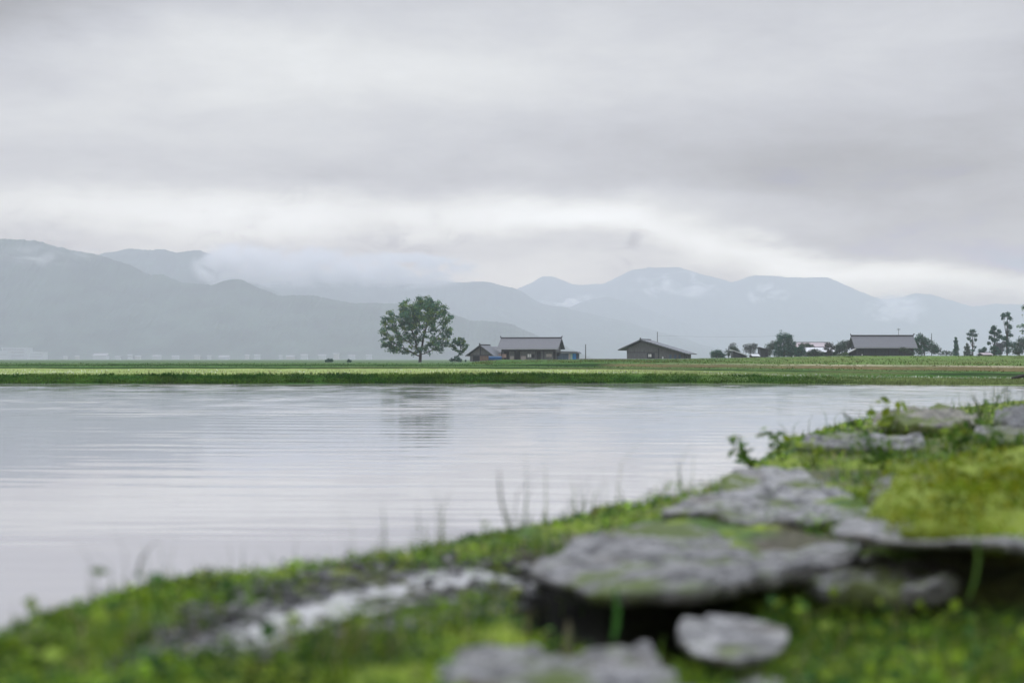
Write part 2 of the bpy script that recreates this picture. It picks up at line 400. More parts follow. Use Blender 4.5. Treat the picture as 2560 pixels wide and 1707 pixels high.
# colour of the strip that ENDS at each line, at the left and at the right of the field
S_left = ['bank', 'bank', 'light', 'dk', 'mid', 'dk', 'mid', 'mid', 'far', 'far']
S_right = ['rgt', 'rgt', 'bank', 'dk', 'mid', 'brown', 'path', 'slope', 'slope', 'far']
def far_shore_field(q):
    """per column q: arrays of Y and Z for every line"""
    Ys = np.stack([np.interp(q, COLS, a) for a in L_Y]); Ps = np.stack([np.interp(q, COLS, a) for a in L_py])
    wob = np.stack([(fbm(q / 70 + 9 * i, q * 0 + i, 60 + i, 4) - .5) * (1.0 if i == 0 else 2.2 if i < 8 else .6) for i in range(len(L_py))])
    Ps = Ps + wob
    Ys = np.concatenate([CZ * F / (Ps[:1] - HY), Ys[1:]])
    return Ys, CZ + (HY - Ps) / F * Ys
SUB = [8, 14, 4, 8, 5, 5, 8, 8, 6]
def far_shore():
    n = 2600
    q = np.linspace(-900, 3500, n)
    Ys, Zs = far_shore_field(q)
    rowsY, rowsZ, rowsC, rid = [Ys[0] - 1.2], [Zs[0] - .4], [], []
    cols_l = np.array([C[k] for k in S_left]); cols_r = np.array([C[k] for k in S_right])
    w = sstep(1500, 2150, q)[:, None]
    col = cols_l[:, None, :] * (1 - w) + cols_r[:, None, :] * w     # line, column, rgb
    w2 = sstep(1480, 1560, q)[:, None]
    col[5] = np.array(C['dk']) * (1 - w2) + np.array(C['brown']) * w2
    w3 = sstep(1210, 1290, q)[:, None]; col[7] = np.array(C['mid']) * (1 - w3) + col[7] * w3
    rowsC.append(col[0])
    for k in range(len(SUB)):
        for s in range(SUB[k]):
            t = s / SUB[k]
            rowsY.append(Ys[k] * (1 - t) + Ys[k + 1] * t)
            tz = t
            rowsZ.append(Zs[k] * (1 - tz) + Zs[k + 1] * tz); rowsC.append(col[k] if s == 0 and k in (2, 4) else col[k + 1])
    rowsY.append(Ys[-1]); rowsZ.append(Zs[-1]); rowsC.append(col[-1])
    rowsY.append(Ys[-1] + 60); rowsZ.append(np.full(n, .3)); rowsC.append(col[-1])
    Y = np.array(rowsY); Z = np.array(rowsZ); Cc = np.array(rowsC)
    X = (q[None] - CX) / F * Y
    amp = .0011 * Y
    Y2 = Y + (fbm(X / 3.1, Y / 6, 4) - .5) * .5
    flat = np.ones(len(Y)); i0 = 1 + SUB[0]; flat[i0 + 2:i0 + SUB[1] + SUB[2] + SUB[3] + SUB[4]] = .28
    Z = Z + (fbm(X / 1.3, Y / 2.0, 9, 5, .6) - .5) * np.minimum(amp, .16) * flat[:, None]
    patch = fbm(X / 5, Y / 7, 2, 4)[..., None]
    mottle = sstep(.4, .62, fbm(X / 3.5 + Y * .6, Y / 2, 44, 4))[..., None] * sstep(1450, 1600, q)[None, :, None]
    Cc = Cc * (1 - .45 * mottle) + np.array((.085, .13, .035)) * .45 * mottle
    Cc = Cc * (.82 + .36 * patch)
    dry = sstep(.52, .7, fbm(X / 9, Y / 4, 12, 4))[..., None]
    Cc = Cc * (1 - .22 * dry) + np.array((.16, .135, .06)) * .22 * dry
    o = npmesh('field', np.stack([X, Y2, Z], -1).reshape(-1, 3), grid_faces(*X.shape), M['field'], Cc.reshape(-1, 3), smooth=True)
    tag(o, kind='structure')
far_shore()

def blades(name, B, h, w, lean, tint, matl, curl=.35, parent=None):
    """B (N,3) base points, h,w (N,), lean (N,2) horizontal offset of the tip per unit height"""
    n = len(B)
    th = rng.random(n) * np.pi
    side = np.stack([np.cos(th), np.sin(th), np.zeros(n)], -1) * w[:, None] * .5
    L = np.concatenate([lean, np.zeros((n, 1))], 1)
    mid = B + L * h[:, None] * curl * .5 + np.array((0, 0, 1)) * h[:, None] * .58
    tip = B + L * h[:, None] + np.array((0, 0, 1)) * h[:, None]
    V = np.stack([B - side, B + side, mid + side * .75, mid - side * .75, tip], 1).reshape(-1, 3)
    i = np.arange(n)[:, None] * 5
    return npmesh(name, V, [i + np.array([[0, 1, 2, 3]]), i + np.array([[3, 2, 4]])], matl, np.repeat(tint, 5, 0), parent=parent)

def far_grass():
    # tussocks on the bank face and crest, tufts on the fields behind
    out = []
    def strip(n, k0, t0, k1, t1, hmin, hmax, wmin, wmax, colf, q0=-350, q1=2900):
        q = rng.uniform(q0, q1, n); t = rng.random(n)
        Ys, Zs = far_shore_field(q)
        a = np.arange(n)
        Ya = Ys[k0] * (1 - t0) + Ys[min(k0 + 1, 9)] * t0; Za = Zs[k0] * (1 - t0) + Zs[min(k0 + 1, 9)] * t0
        Yb = Ys[k1] * (1 - t1) + Ys[min(k1 + 1, 9)] * t1; Zb = Zs[k1] * (1 - t1) + Zs[min(k1 + 1, 9)] * t1
        Y = Ya * (1 - t) + Yb * t; Z = Za * (1 - t) + Zb * t
        X = (q - CX) / F * Y
        cl = fbm(X / .9, Y / .9, 21, 3)
        h = rng.uniform(hmin, hmax, n) * (.45 + 1.1 * cl); w = rng.uniform(wmin, wmax, n)
        tint = colf(q, X, Y, t) * (.6 + .8 * rng.random((n, 1))) * (.65 + .7 * fbm(X / 2.2, Y / 3, 5, 3))[:, None]
        lean = rng.normal(0, .45, (n, 2))
        out.append((np.stack([X, Y, Z - .02], -1), h, w, lean, tint))
    g1, g2 = np.array((.038, .112, .014)), np.array((.085, .17, .022))
    rc, ry = np.array((.19, .24, .085)), np.array((.30, .31, .15))
    def bank(q, X, Y, t):
        w = sstep(1900, 2300, q)[:, None]
        m = sstep(.35, .65, fbm(X / 1.5, Y + t * 2, 31, 3))[:, None]
        return (g1 * (1 - m) + g2 * m) * (1 - w) + rc * w
    strip(52000, 0, 0.0, 1, 0.0, .05, .16, .02, .055, bank)
    strip(9000, 0, 0, 0, .25, .05, .22, .02, .05, lambda q, X, Y, t: bank(q, X, Y, t) * .9)
    def light(q, X, Y, t):
        m = rng.random((len(q), 1)); w = sstep(1750, 2200, q)[:, None]
        c = np.where(m < .1, np.array((.62, .62, .50)), np.where(m < .6, np.array((.27, .31, .11)), np.array((.2, .25, .075))))
        return c * (1 - w) + g2 * w
    strip(26000, 1, 0.02, 2, 0, .015, .045, .03, .07, light)
    strip(3600, 1, 0, 1, .6, .04, .13, .025, .06, lambda q, X, Y, t: np.where(fbm(X / 3, Y / 3, 8, 3)[:, None] > .56, np.array((.62, .64, .55)), ry) * np.ones((len(q), 1)))
    def back(q, X, Y, t):
        return np.array((.05, .11, .025)) * np.ones((len(q), 1))
    def slope(q, X, Y, t):
        m = sstep(.42, .62, fbm(X / 5 + t * 3, Y * 2 + t * 2, 27, 3))[:, None]
        return np.array((.10, .175, .045)) * (1 - m) + np.array((.155, .165, .06)) * m
    strip(6000, 3, .2, 4, 0, .02, .06, .05, .1, back)
    def brown(q, X, Y, t):
        m = sstep(.4, .6, fbm(X / 4, Y, 17, 3))[:, None]; w = sstep(1450, 1600, q)[:, None]
        return back(q, X, Y, t) * (1 - w) + (np.array((.15, .11, .05)) * m + np.array((.10, .14, .04)) * (1 - m)) * w
    strip(9000, 4, 0, 5, .2, .03, .11, .05, .1, brown)
    strip(15000, 6, 0, 7, .02, .05, .17, .04, .09, slope, 1180, 2900)
    strip(3000, 6, 0, 8, 0, .03, .10, .08, .16, back, -350, 1250)
    B, h, w, l, t = [np.concatenate(a) for a in zip(*out)]
    o = blades('grass', B, h, w, l, t, M['grass'])
    tag(o, 'grass growing over the far bank and its fields', 'grass', kind='stuff')
far_grass()

# ------------------------------------------------------------------ lake water with real ripples
def lake():
    ys = np.concatenate([[-60, -20, 0], np.arange(2.0, 14, .05), np.arange(14, 73.5, .062)])
    q = np.linspace(-700, 3300, 620)
    Yg = np.repeat(ys[:, None], len(q), 1)
    Xg = np.where(Yg > 2, (q[None] - CX) / F * np.maximum(Yg, 2), (q[None] - CX) / F * np.maximum(np.abs(Yg), 2) * 6)
    Z = np.zeros_like(Xg)
    r = np.random.default_rng(4)
    for k in range(34):
        lam = r.uniform(.26, .55) if k % 3 == 0 else r.uniform(.5, 1.25); th = r.normal(.05, .16 if k % 3 == 0 else .10); sl = .0037 * r.uniform(.5, 1.2)
        kx, ky = 2 * np.pi / lam * math.sin(th), 2 * np.pi / lam * math.cos(th)
        Z += sl * lam / (2 * np.pi) * np.sin(kx * Xg + ky * Yg + r.uniform(0, 6.28))
    patch = sstep(.3, .7, fbm(Xg / 9 + 3, Yg / 9, 6, 4))
    amp = (.5 + .6 * patch) * (.25 + .75 * sstep(9, 28, Yg)) * (1 + .6 * sstep(50, 68, Yg)) * (1.15 - .35 * sstep(-3, 6, Xg / np.maximum(Yg, 2) * 20))
    Z = np.where(Yg > 2, Z * amp, 0)
    o = npmesh('lake', np.stack([Xg, Yg, Z], -1).reshape(-1, 3), grid_faces(*Xg.shape), M['water'], smooth=True)
    tag(o, kind='structure')
lake()

# ------------------------------------------------------------------ near bank
SHORE_PX = [(-260, 1665), (0, 1580), (200, 1508), (400, 1447), (560, 1418), (800, 1392), (980, 1372), (1250, 1318), (1500, 1270), (1740, 1238), (1850, 1192), (1990, 1110), (2140, 1062), (2330, 1040), (2560, 1012), (3000, 985), (3600, 970)]
SHORE = np.array([(-5.0, -6.0), (-3.0, .2), (-1.9, 1.6)] + [tuple(G(x, y, .52))[:2] for x, y in SHORE_PX])
def shore_dist(X, Y):
    """signed distance to the waterside crest, positive inland"""
    best = np.full(X.shape, 1e9); sg = np.ones(X.shape)
    for k in range(len(SHORE) - 1):
        a, b = SHORE[k], SHORE[k + 1]; d = b - a; L2 = d @ d
        t = np.clip(((X - a[0]) * d[0] + (Y - a[1]) * d[1]) / L2, 0, 1)
        ex, ey = X - a[0] - t * d[0], Y - a[1] - t * d[1]
        q = np.hypot(ex, ey); s = np.where(d[0] * ey - d[1] * ex > 0, -1., 1.)
        m = q < best; best = np.where(m, q, best); sg = np.where(m, s, sg)
    return best * sg
PUD = [G(1260, 1440, .545), G(1100, 1455, .545), G(950, 1495, .545), (G(820, 1535, .545)), G(700, 1570, .545), G(590, 1610, .545), G(470, 1650, .545)]
PUD_W = [.125, .125, .135, .12, .085, .08, .065]
def pud_dist(X, Y):
    best = np.full(X.shape, 1e9)
    for k in range(len(PUD) - 1):
        a, b = np.array(PUD[k][:2]), np.array(PUD[k + 1][:2]); d = b - a
        t = np.clip(((X - a[0]) * d[0] + (Y - a[1]) * d[1]) / (d @ d), 0, 1)
        q = np.hypot(X - a[0] - t * d[0], Y - a[1] - t * d[1]) / (PUD_W[k] * (1 - t) + PUD_W[k + 1] * t)
        best = np.minimum(best, q)
    return best
def near_h(X, Y):
    s = shore_dist(X, Y)
    # low step in front of the slabs, higher behind them
    up = sstep(3.42, 3.95, Y - .12 * (X - .6)) * sstep(-.15, .45, X)
    front = (1 - sstep(3.15, 3.5, Y - .12 * (X - .6))) * sstep(-.05, .3, X)
    lft = 1 - sstep(-.12, .12, X - .03 * Y)
    z = .625 + .055 * lft + .085 * up * (1 - lft) - .05 * front + .025 * sstep(4.0, 4.6, Y) * sstep(.3, .7, X) + .045 * sstep(4.5, 7.5, Y) * sstep(.6, 1.6, X)
    crest = .688 + .05 * sstep(5, 9, Y)
    wgt = 1 - sstep(.05, .26, s); z = z * (1 - wgt) + crest * wgt
    pd = pud_dist(X, Y); k = (1 - sstep(.45, 1.7, pd)) * sstep(.10, .24, s)
    z = z * (1 - k) + .662 * k
    z = z + (fbm(X * 6, Y * 6, 3, 4, .55) - .5) * .055 + (fbm(X * 26, Y * 26, 13, 3) - .5) * .022
    Yp = Y - .10 * (X - .3)
    pit = sstep(.0, .10, X) * (1 - sstep(.48, .60, X)) * sstep(2.82, 2.98, Yp) * (1 - sstep(3.75, 3.9, Yp))  # pit added under the big slab so the gap below it turns black
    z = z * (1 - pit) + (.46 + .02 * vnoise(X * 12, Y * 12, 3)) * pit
    out = np.clip(-s / .5, 0, 1)
    z = z - (out ** 1.5) * 1.0
    return np.maximum(z, -.4)

def near_ground():
    rows = np.concatenate([np.arange(-5, 1.6, .2), np.geomspace(1.6, 26, 420)])
    q = np.linspace(-900, 3600, 460)
    Yg = np.repeat(rows[:, None], len(q), 1)
    Xg = (q[None] - CX) / F * np.maximum(Yg, 1.6) * np.where(Yg < 1.6, 1 + (1.6 - Yg) * 2.2, 1)
    Zg = near_h(Xg, Yg)
    soil = np.array((.075, .062, .045)); mossc = np.array((.15, .205, .012)); grn = np.array((.055, .105, .018))
    s = shore_dist(Xg, Yg); pd = pud_dist(Xg, Yg)
    m1 = sstep(.38, .56, fbm(Xg * 3.3, Yg * 3.3, 5, 4))
    m1 = m1 * (1 - .85 * (1 - sstep(1.0, 2.4, pd))); m1 = np.maximum(m1, (1 - sstep(.12, .26, s)) * .95)
    m1 = np.clip(m1 + .35 * sstep(.5, 1.2, Xg), 0, 1)
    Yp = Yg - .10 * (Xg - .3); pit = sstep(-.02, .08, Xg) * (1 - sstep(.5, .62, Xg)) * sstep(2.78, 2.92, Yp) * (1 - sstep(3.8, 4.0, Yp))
    m1 = m1 * (1 - .9 * pit); wet_shade = np.maximum(pit, .8 * (1 - sstep(1.0, 2.4, pd)))[..., None]; soil = np.array((.075, .062, .045)) * (1 - wet_shade) + np.array((.024, .023, .020)) * wet_shade  # shade painted into the pit soil; round the puddle it is wet mud
    m2 = sstep(.42, .6, fbm(Xg * 5, Yg * 5, 25, 4))
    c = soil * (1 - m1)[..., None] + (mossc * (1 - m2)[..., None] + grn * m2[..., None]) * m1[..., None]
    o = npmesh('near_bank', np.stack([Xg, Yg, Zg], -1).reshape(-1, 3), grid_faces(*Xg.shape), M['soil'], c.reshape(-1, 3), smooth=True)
    tag(o, kind='structure')
near_ground()

def puddle():
    pts = [np.array(p[:2]) for p in PUD]; L, Rr = [], []
    for k, p in enumerate(pts):
        d = pts[min(k + 1, len(pts) - 1)] - pts[max(k - 1, 0)]; d /= np.linalg.norm(d); nrm = np.array((-d[1], d[0]))
        L.append(p + nrm * PUD_W[k] * 1.5); Rr.append(p - nrm * PUD_W[k] * 1.5)
    V = [(x, y, .675) for x, y in L] + [(x, y, .675) for x, y in Rr]; n = len(pts)
    me = bpy.data.meshes.new('puddle'); me.from_pydata(V, [], [(k, k + 1, n + k + 1, n + k) for k in range(n - 1)])
    tag(link('puddle', me, M['puddle']), kind='structure')
puddle()

STONES = []
def catmull(pts, n):
    P_ = np.array(pts, float); m = len(P_); out = []
    for k in range(m):
        p0, p1, p2, p3 = P_[k - 1], P_[k], P_[(k + 1) % m], P_[(k + 2) % m]
        for t in np.linspace(0, 1, n, endpoint=False):
            out.append(.5 * ((2 * p1) + (-p0 + p2) * t + (2 * p0 - 5 * p1 + 4 * p2 - p3) * t * t + (-p0 + 3 * p1 - 3 * p2 + p3) * t ** 3))
    return np.array(out)
def soft_poly(pts, n):
    P_ = np.array(pts); o = np.concatenate([P_[k] + (P_[(k + 1) % len(P_)] - P_[k]) * np.linspace(0, 1, n, endpoint=False)[:, None] for k in range(len(P_))])
    for _ in range(3): o = .5 * o + .25 * (np.roll(o, 1, 0) + np.roll(o, -1, 0))
    return o
def stone(outline, drop, th, matl, label, seed, rough=.012, dome=0., under=.90, tiltx=0., tilty=0., veg=False, group=None, name='stone', cat='stone'):
    """outline: photo pixels of the top face on the level `drop` below the eye; th thickness in metres"""
    w = np.array([tuple(G(x, y, drop))[:2] for x, y in outline])
    c = w.mean(0); o2 = soft_poly(w - c, 9); n = len(o2)
    rs = np.random.default_rng(seed)
    ang = np.arange(n)
    jag = 1 + (fbm(ang * .31, ang * 0 + seed, seed, 4, .7) - .5) * .2
    jag = jag * sstep(0, 6, ang) * sstep(n, n - 6, ang) + (1 - sstep(0, 6, ang) * sstep(n, n - 6, ang))
    o2 = o2 * jag[:, None]
    rings = [(r_, 0, 1) for r_ in np.linspace(.06, .94, 14)] + [(.97, 0, 1), (.99, -.04, .9), (1, -.16, .6), (.998, -.45, .4), (.975, -.8, .4), (under, -1, .3), (under * .55, -1.02, .2), (.05, -1.02, 0)]
    V = []
    for r_, dz, na in rings:
        x, y = o2[:, 0] * r_, o2[:, 1] * r_
        z = np.full(n, dz * th) + dome * (1 - r_ ** 2) * (1 if dz > -.3 else 0) + tiltx * x + tilty * y
        q5 = fbm((x + seed) * 3.1, y * 5.5, seed + 7, 3) * 6
        z = z + na * rough * 1.5 * (np.floor(q5) + sstep(.7, 1, q5 - np.floor(q5)) - 3)
        z = z + na * ((fbm((x + seed) * 5, y * 7, seed, 5, .6) - .5) * rough * 4.5 + (fbm((x + seed) * 21, y * 26, seed + 1, 3) - .5) * rough * 1.6)
        sh = (fbm(np.cos(ang / n * 6.28) * 4 + seed, np.sin(ang / n * 6.28) * 4 + dz * 3, seed + 2, 4) - .5) * rough * 2.0
        V.append(np.stack([x * (1 + sh), y * (1 + sh), z], -1))
    V = np.concatenate(V)
    f = grid_faces(len(rings), n, True)
    V = np.concatenate([V, [[0, 0, V[:n, 2].mean()]], [[0, 0, V[-n:, 2].mean()]]])
    k = np.arange(n); k2 = (k + 1) % n; last = (len(rings) - 1) * n
    o = npmesh(name, V, [f[:, ::-1], np.stack([np.full(n, len(V) - 2), k, k2], -1), np.stack([np.full(n, len(V) - 1), last + k2, last + k], -1)], matl, smooth=True)
    o.location = (c[0], c[1], CZ - drop)
    tag(o, label, cat, group)
    if not veg or True: STONES.append(np.stack([o2[:, 0] + c[0], o2[:, 1] + c[1]], -1))
    return o
g = 'flat stones set along the near bank'
stone([(1310, 1416), (1440, 1446), (1545, 1466), (1770, 1468), (1850, 1448), (1990, 1428), (2130, 1404), (2160, 1340), (2040, 1325), (1906, 1308), (1770, 1298), (1628, 1304), (1410, 1356)], .50, .05, M['stone'], 'large grey slab overhanging a pit added for black shade, left of the mossy boulder', 3, .008, under=.80, group=g)
stone([(1690, 1585), (1740, 1618), (1850, 1634), (1950, 1606), (1975, 1572), (1900, 1548), (1780, 1543), (1705, 1556)],   .55, .028, M['stonepale'], 'small pale slab below the big grey slab, with shade beneath it', 5, .006, under=.82, group=g)
stone([(1010, 1770), (1300, 1830), (1600, 1820), (1760, 1740), (1692, 1689), (1615, 1632), (1555, 1610), (1480, 1622), (1420, 1648), (1336, 1618), (1194, 1604), (1110, 1640)], .532, .10, M['stone'], 'big blurred grey stone cut off by the bottom edge', 8, .010, group=g)
stone([(1810, 1730), (1900, 1770), (1990, 1730), (1960, 1680), (1880, 1655), (1820, 1670)], .60, .06, M['stonepale'], 'little pale stone at the bottom edge beside green leaves', 9, .01, dome=.02, group=g)
stone([(1640, 1272), (1760, 1282), (1990, 1296), (2205, 1294), (2215, 1262), (2120, 1232), (2010, 1190), (1890, 1180), (1800, 1206), (1748, 1240)], .462, .045, M['stonepale'], 'light grey slab with a pointed back corner, behind the largest slab', 12, .012, tilty=.012, group=g)
stone([(2070, 1322), (2180, 1338), (2330, 1345), (2470, 1352), (2640, 1372), (2800, 1360), (2760, 1280), (2500, 1262), (2260, 1262), (2130, 1290)], .42, .024, M['stonepale'], 'long pale edge slab under the yellow green mossy boulder', 15, .006, under=.93, group=g)
stone([(2150, 1290), (2330, 1318), (2500, 1324), (2760, 1322), (2900, 1240), (2760, 1160), (2560, 1140), (2380, 1150), (2240, 1190)], .405, .06, M['moss'], 'broad boulder padded with yellow green moss at right', 21, .014, dome=.022, veg=True, name='mossy_boulder', cat='boulder')
stone([(1975, 1448), (2090, 1470), (2230, 1478), (2370, 1474), (2420, 1440), (2300, 1414), (2120, 1412)], .535, .05, M['stonemid'], 'mottled grey stone in the shade under the long pale edge slab', 25, .014, group=g)
stone([(2170, 1250), (2230, 1262), (2300, 1245), (2290, 1205), (2230, 1190), (2180, 1210)], .43, .07, M['stone'], 'round grey stone nestled against the left of the mossy boulder', 27, .01, dome=.03, group=g)
stone([(1978, 1104), (2090, 1112), (2270, 1110), (2320, 1098), (2220, 1087), (2110, 1085), (2010, 1088)], .40, .075, M['stone'], 'thin grey ledge stone behind the leafy weeds at the waterside', 31, .012, under=.93, group=g)
stone([(2172, 1046), (2290, 1058), (2420, 1056), (2455, 1044), (2400, 1036), (2300, 1037), (2230, 1035)], .36, .09, M['stonebrown'], 'brownish flat rock farthest left beside the water', 33, .016, dome=.01, group=g)
stone([(2420, 1085), (2520, 1100), (2640, 1095), (2700, 1070), (2600, 1055), (2480, 1060)], .385, .04, M['stonemid'], 'dark flat stone at the right edge below the round one', 36, .008, group=g)
stone([(2478, 1045), (2530, 1062), (2590, 1058), (2620, 1035), (2570, 1022), (2500, 1026)], .37, .16, M['stonedark'], 'dark rounded stone at the right edge beside the water', 35, .014, dome=.05, group=g)
stone([(2415, 1185), (2460, 1195), (2510, 1185), (2500, 1168), (2440, 1168)], .425, .05, M['stonepale'], 'small whitish stone in the weeds behind the mossy boulder', 38, .008, dome=.02, group=g)

# pebbles round the puddle: nobody could count them
def gravel():
    n = 2600
    q = rng.uniform(250, 1330, n); py = rng.uniform(1400, 1720, n)
    pts = np.array([tuple(G(a, b, .54))[:2] for a, b in zip(q, py)])
    pd = pud_dist(pts[:, 0], pts[:, 1]); keep = (pd < 2.6) & (shore_dist(pts[:, 0], pts[:, 1]) > .08) & ((pd > .75) | (rng.random(n) < .16))
    pts = pts[keep]; n = len(pts)
    bm = bmesh.new(); bmesh.ops.create_icosphere(bm, subdivisions=1, radius=1); b = np.array([v.co[:] for v in bm.verts]); fc = np.array([[v.index for v in f.verts] for f in bm.faces]); bm.free()
    r_ = .006 + .02 * rng.random(n) ** 2.4
    V = b[None] * (r_[:, None, None] * np.stack([np.ones(n), rng.uniform(.6, 1.2, n), rng.uniform(.4, .7, n)], -1)[:, None]) * rng.uniform(.75, 1.2, (n, len(b), 1))
    V = V + np.stack([pts[:, 0], pts[:, 1], np.maximum(near_h(pts[:, 0], pts[:, 1]), .672) + r_ * .15], -1)[:, None]
    sh = rng.choice([.03, .06, .11, .2], n, p=[.4, .3, .2, .1])[:, None] * np.array((1, .98, .95))
    f = (np.arange(n)[:, None, None] * len(b) + fc[None]).reshape(-1, 3)
    o = npmesh('gravel', V.reshape(-1, 3), f, mat('pebble', tint=True, rough=.28, var=.3, scale=60), np.repeat(sh, len(b), 0), smooth=True)
    tag(o, 'loose dark and grey pebbles scattered round the puddle', 'gravel', kind='stuff')
gravel()

# ------------------------------------------------------------------ near vegetation
def near_points(n, q0=-250, q1=2800, d0=1.9, d1=14):
    q = rng.uniform(q0, q1, n); Y = 1 / rng.uniform(1 / d1, 1 / d0, n); X = (q - CX) / F * Y
    s = shore_dist(X, Y); ok = (s > -.12) & (pud_dist(X, Y) > .95)
    Yp = Y - .10 * (X - .3); ok &= ~((X > .02) & (X < .55) & (Yp > 2.86) & (Yp < 3.8))
    for st in STONES:
        ok &= ~in_poly(X, Y, st * .85 + st.mean(0) * .15)
    return X[ok], Y[ok], s[ok]
def near_grass():
    X, Y, s = near_points(75000)
    dens = fbm(X * 2.6, Y * 2.6, 41, 3)
    k = rng.random(len(X)) < sstep(.30, .62, dens) * (.35 + .65 * sstep(.1, .7, X) + .25 * (s < .15))
    X, Y, s, dens = X[k], Y[k], s[k], dens[k]; n = len(X)
    h = rng.uniform(.025, .085, n) * (.6 + .8 * dens) * (.35 + .65 * sstep(1, 2.6, pud_dist(X, Y))) * (.45 + .55 * sstep(.1, .3, s)); w = rng.uniform(.0025, .006, n) * (.8 + .1 * Y)
    pal = np.array([(.12, .225, .02), (.19, .27, .025), (.075, .16, .03), (.33, .28, .15), (.05, .11, .02)])
    t = pal[rng.choice(5, n, p=[.33, .27, .2, .09, .11])] * rng.uniform(.7, 1.25, (n, 1))
    o = blades('grass', np.stack([X, Y, near_h(X, Y) - .004], -1), h, w, rng.normal(0, .75, (n, 2)), t, M['grass'], curl=.2)
    tag(o, 'short green grass between the stones of the near bank', 'grass', kind='stuff')
near_grass()
def shore_grass():
    # thin stems that stand against the water along the crest
    P1 = np.array([tuple(G(x, y, .52))[:2] for x, y in SHORE_PX[1:15]]); seg = np.hypot(*(P1[1:] - P1[:-1]).T); cum = np.concatenate([[0], np.cumsum(seg)])
    n = 900
    px_ = np.array([x for x, y in SHORE_PX[1:15]], float)
    q = rng.uniform(0, 2500, n); X = np.interp(q, px_, P1[:, 0]); Y = np.interp(q, px_, P1[:, 1])
    X = X + rng.normal(.02, .035, n); Y = Y + rng.normal(-.02, .05, n)
    cl = sstep(.42, .66, fbm(q / 120, q * 0, 51, 3))
    k = rng.random(n) < (.25 + .75 * cl); X, Y, q, cl = X[k], Y[k], q[k], cl[k]; n = len(X)
    h = (.02 + .06 * rng.random(n) + (rng.random(n) < .20) * rng.uniform(.05, .15, n)) * (.6 + .6 * cl) * np.clip(Y / 4, .8, 1.6)
    w = rng.uniform(.0018, .0038, n) * np.clip(Y / 3.5, .9, 2)
    pal = np.array([(.07, .14, .03), (.12, .17, .03), (.10, .12, .06)])
    t = pal[rng.integers(0, 3, n)] * rng.uniform(.6, 1.2, (n, 1))
    o = blades('shore_grass', np.stack([X, Y, near_h(X, Y) - .01], -1), h, w, rng.normal(0, .28, (n, 2)), t, M['grass'])
    tag(o, 'thin grass stems standing along the water edge of the near bank', 'grass', kind='stuff')
shore_grass()
def leaf_quads(Pc, size, tint, aspect=.6, nrm=None, upbias=.0):
    n = len(Pc)
    a = rng.normal(size=(n, 3)); a[:, 2] *= (1 - upbias); a /= np.linalg.norm(a, axis=1)[:, None]
    b = rng.normal(size=(n, 3)); b[:, 2] *= (1 - upbias); b = b - a * (a * b).sum(1)[:, None]; b /= np.linalg.norm(b, axis=1)[:, None]
    s = size[:, None] * .5
    V = np.stack([Pc - a * s, Pc - b * s * aspect + a * s * .1, Pc + a * s, Pc + b * s * aspect + a * s * .1], 1).reshape(-1, 3)
    return V, np.arange(4 * n).reshape(-1, 4), np.repeat(tint, 4, 0)
def ground_cover():
    X, Y, s = near_points(95000)
    dens = fbm(X * 5.5, Y * 5.5, 61, 4)
    pdv = pud_dist(X, Y); nearp = sstep(.9, 2.6, pdv)
    k = rng.random(len(X)) < (.25 + .75 * nearp) * sstep(.40, .56, dens) * (.6 + .45 * (s < .3) + .5 * sstep(.5, 1., X))
    X, Y, dens = X[k], Y[k], dens[k]; n = len(X)
    Z = near_h(X, Y) + rng.random(n) ** 1.4 * .085 * nearp[k] * dens * np.clip((s[k] - .02) / .16, .25, 1)
    pal = np.array([(.18, .31, .02), (.22, .36, .025), (.07, .15, .025), (.03, .075, .018), (.25, .31, .03), (.15, .12, .045)])
    pi = np.clip((fbm(X * 7, Y * 7, 71, 2) * 5.2 + rng.normal(0, .9, n)).astype(int), 0, 5)
    t = pal[pi] * rng.uniform(.65, 1.25, (n, 1)) * (.55 + .9 * sstep(.3, .7, fbm(X * 3, Y * 3, 63, 3)))[:, None]
    V, f, tt = leaf_quads(np.stack([X, Y, Z], -1), rng.uniform(.008, .022, n) * (.8 + .06 * Y), t, .75, upbias=.55)
    o = npmesh('ground_cover', V, f, M['grass'], tt)
    tag(o, 'low leafy ground cover and moss tufts over the near bank', 'ground cover', kind='stuff')
ground_cover()
def broad_leaves():
    X, Y, s = near_points(3600, -300, 2850, 1.9, 3.7)
    dens = fbm(X * 3.4 + 5, Y * 3.4, 91, 3)
    k = (rng.random(len(X)) < sstep(.44, .60, dens)) & (pud_dist(X, Y) > 2.2) & (s > .1) & ((X > .35) | (rng.random(len(X)) < .25))
    X, Y, dens = X[k], Y[k], dens[k]; n = len(X)
    Z = near_h(X, Y) + rng.random(n) * .09 * sstep(.42, .62, dens) + .01
    pal = np.array([(.14, .25, .03), (.22, .33, .025), (.055, .13, .03), (.24, .33, .05), (.035, .09, .025)])
    pi = np.clip((fbm(X * 5, Y * 5, 97, 2) * 5.0 + rng.normal(0, .7, n)).astype(int), 0, 4)
    t = pal[pi] * rng.uniform(.7, 1.25, (n, 1))
    V, f, tt = leaf_quads(np.stack([X, Y, Z], -1), rng.uniform(.018, .042, n), t, .85, upbias=.35)
    o = npmesh('broad_leaves', V, f, M['grass'], tt)
    tag(o, 'broad leaved ground plants close by in the turf of the near bank', 'ground cover', kind='stuff')
broad_leaves()
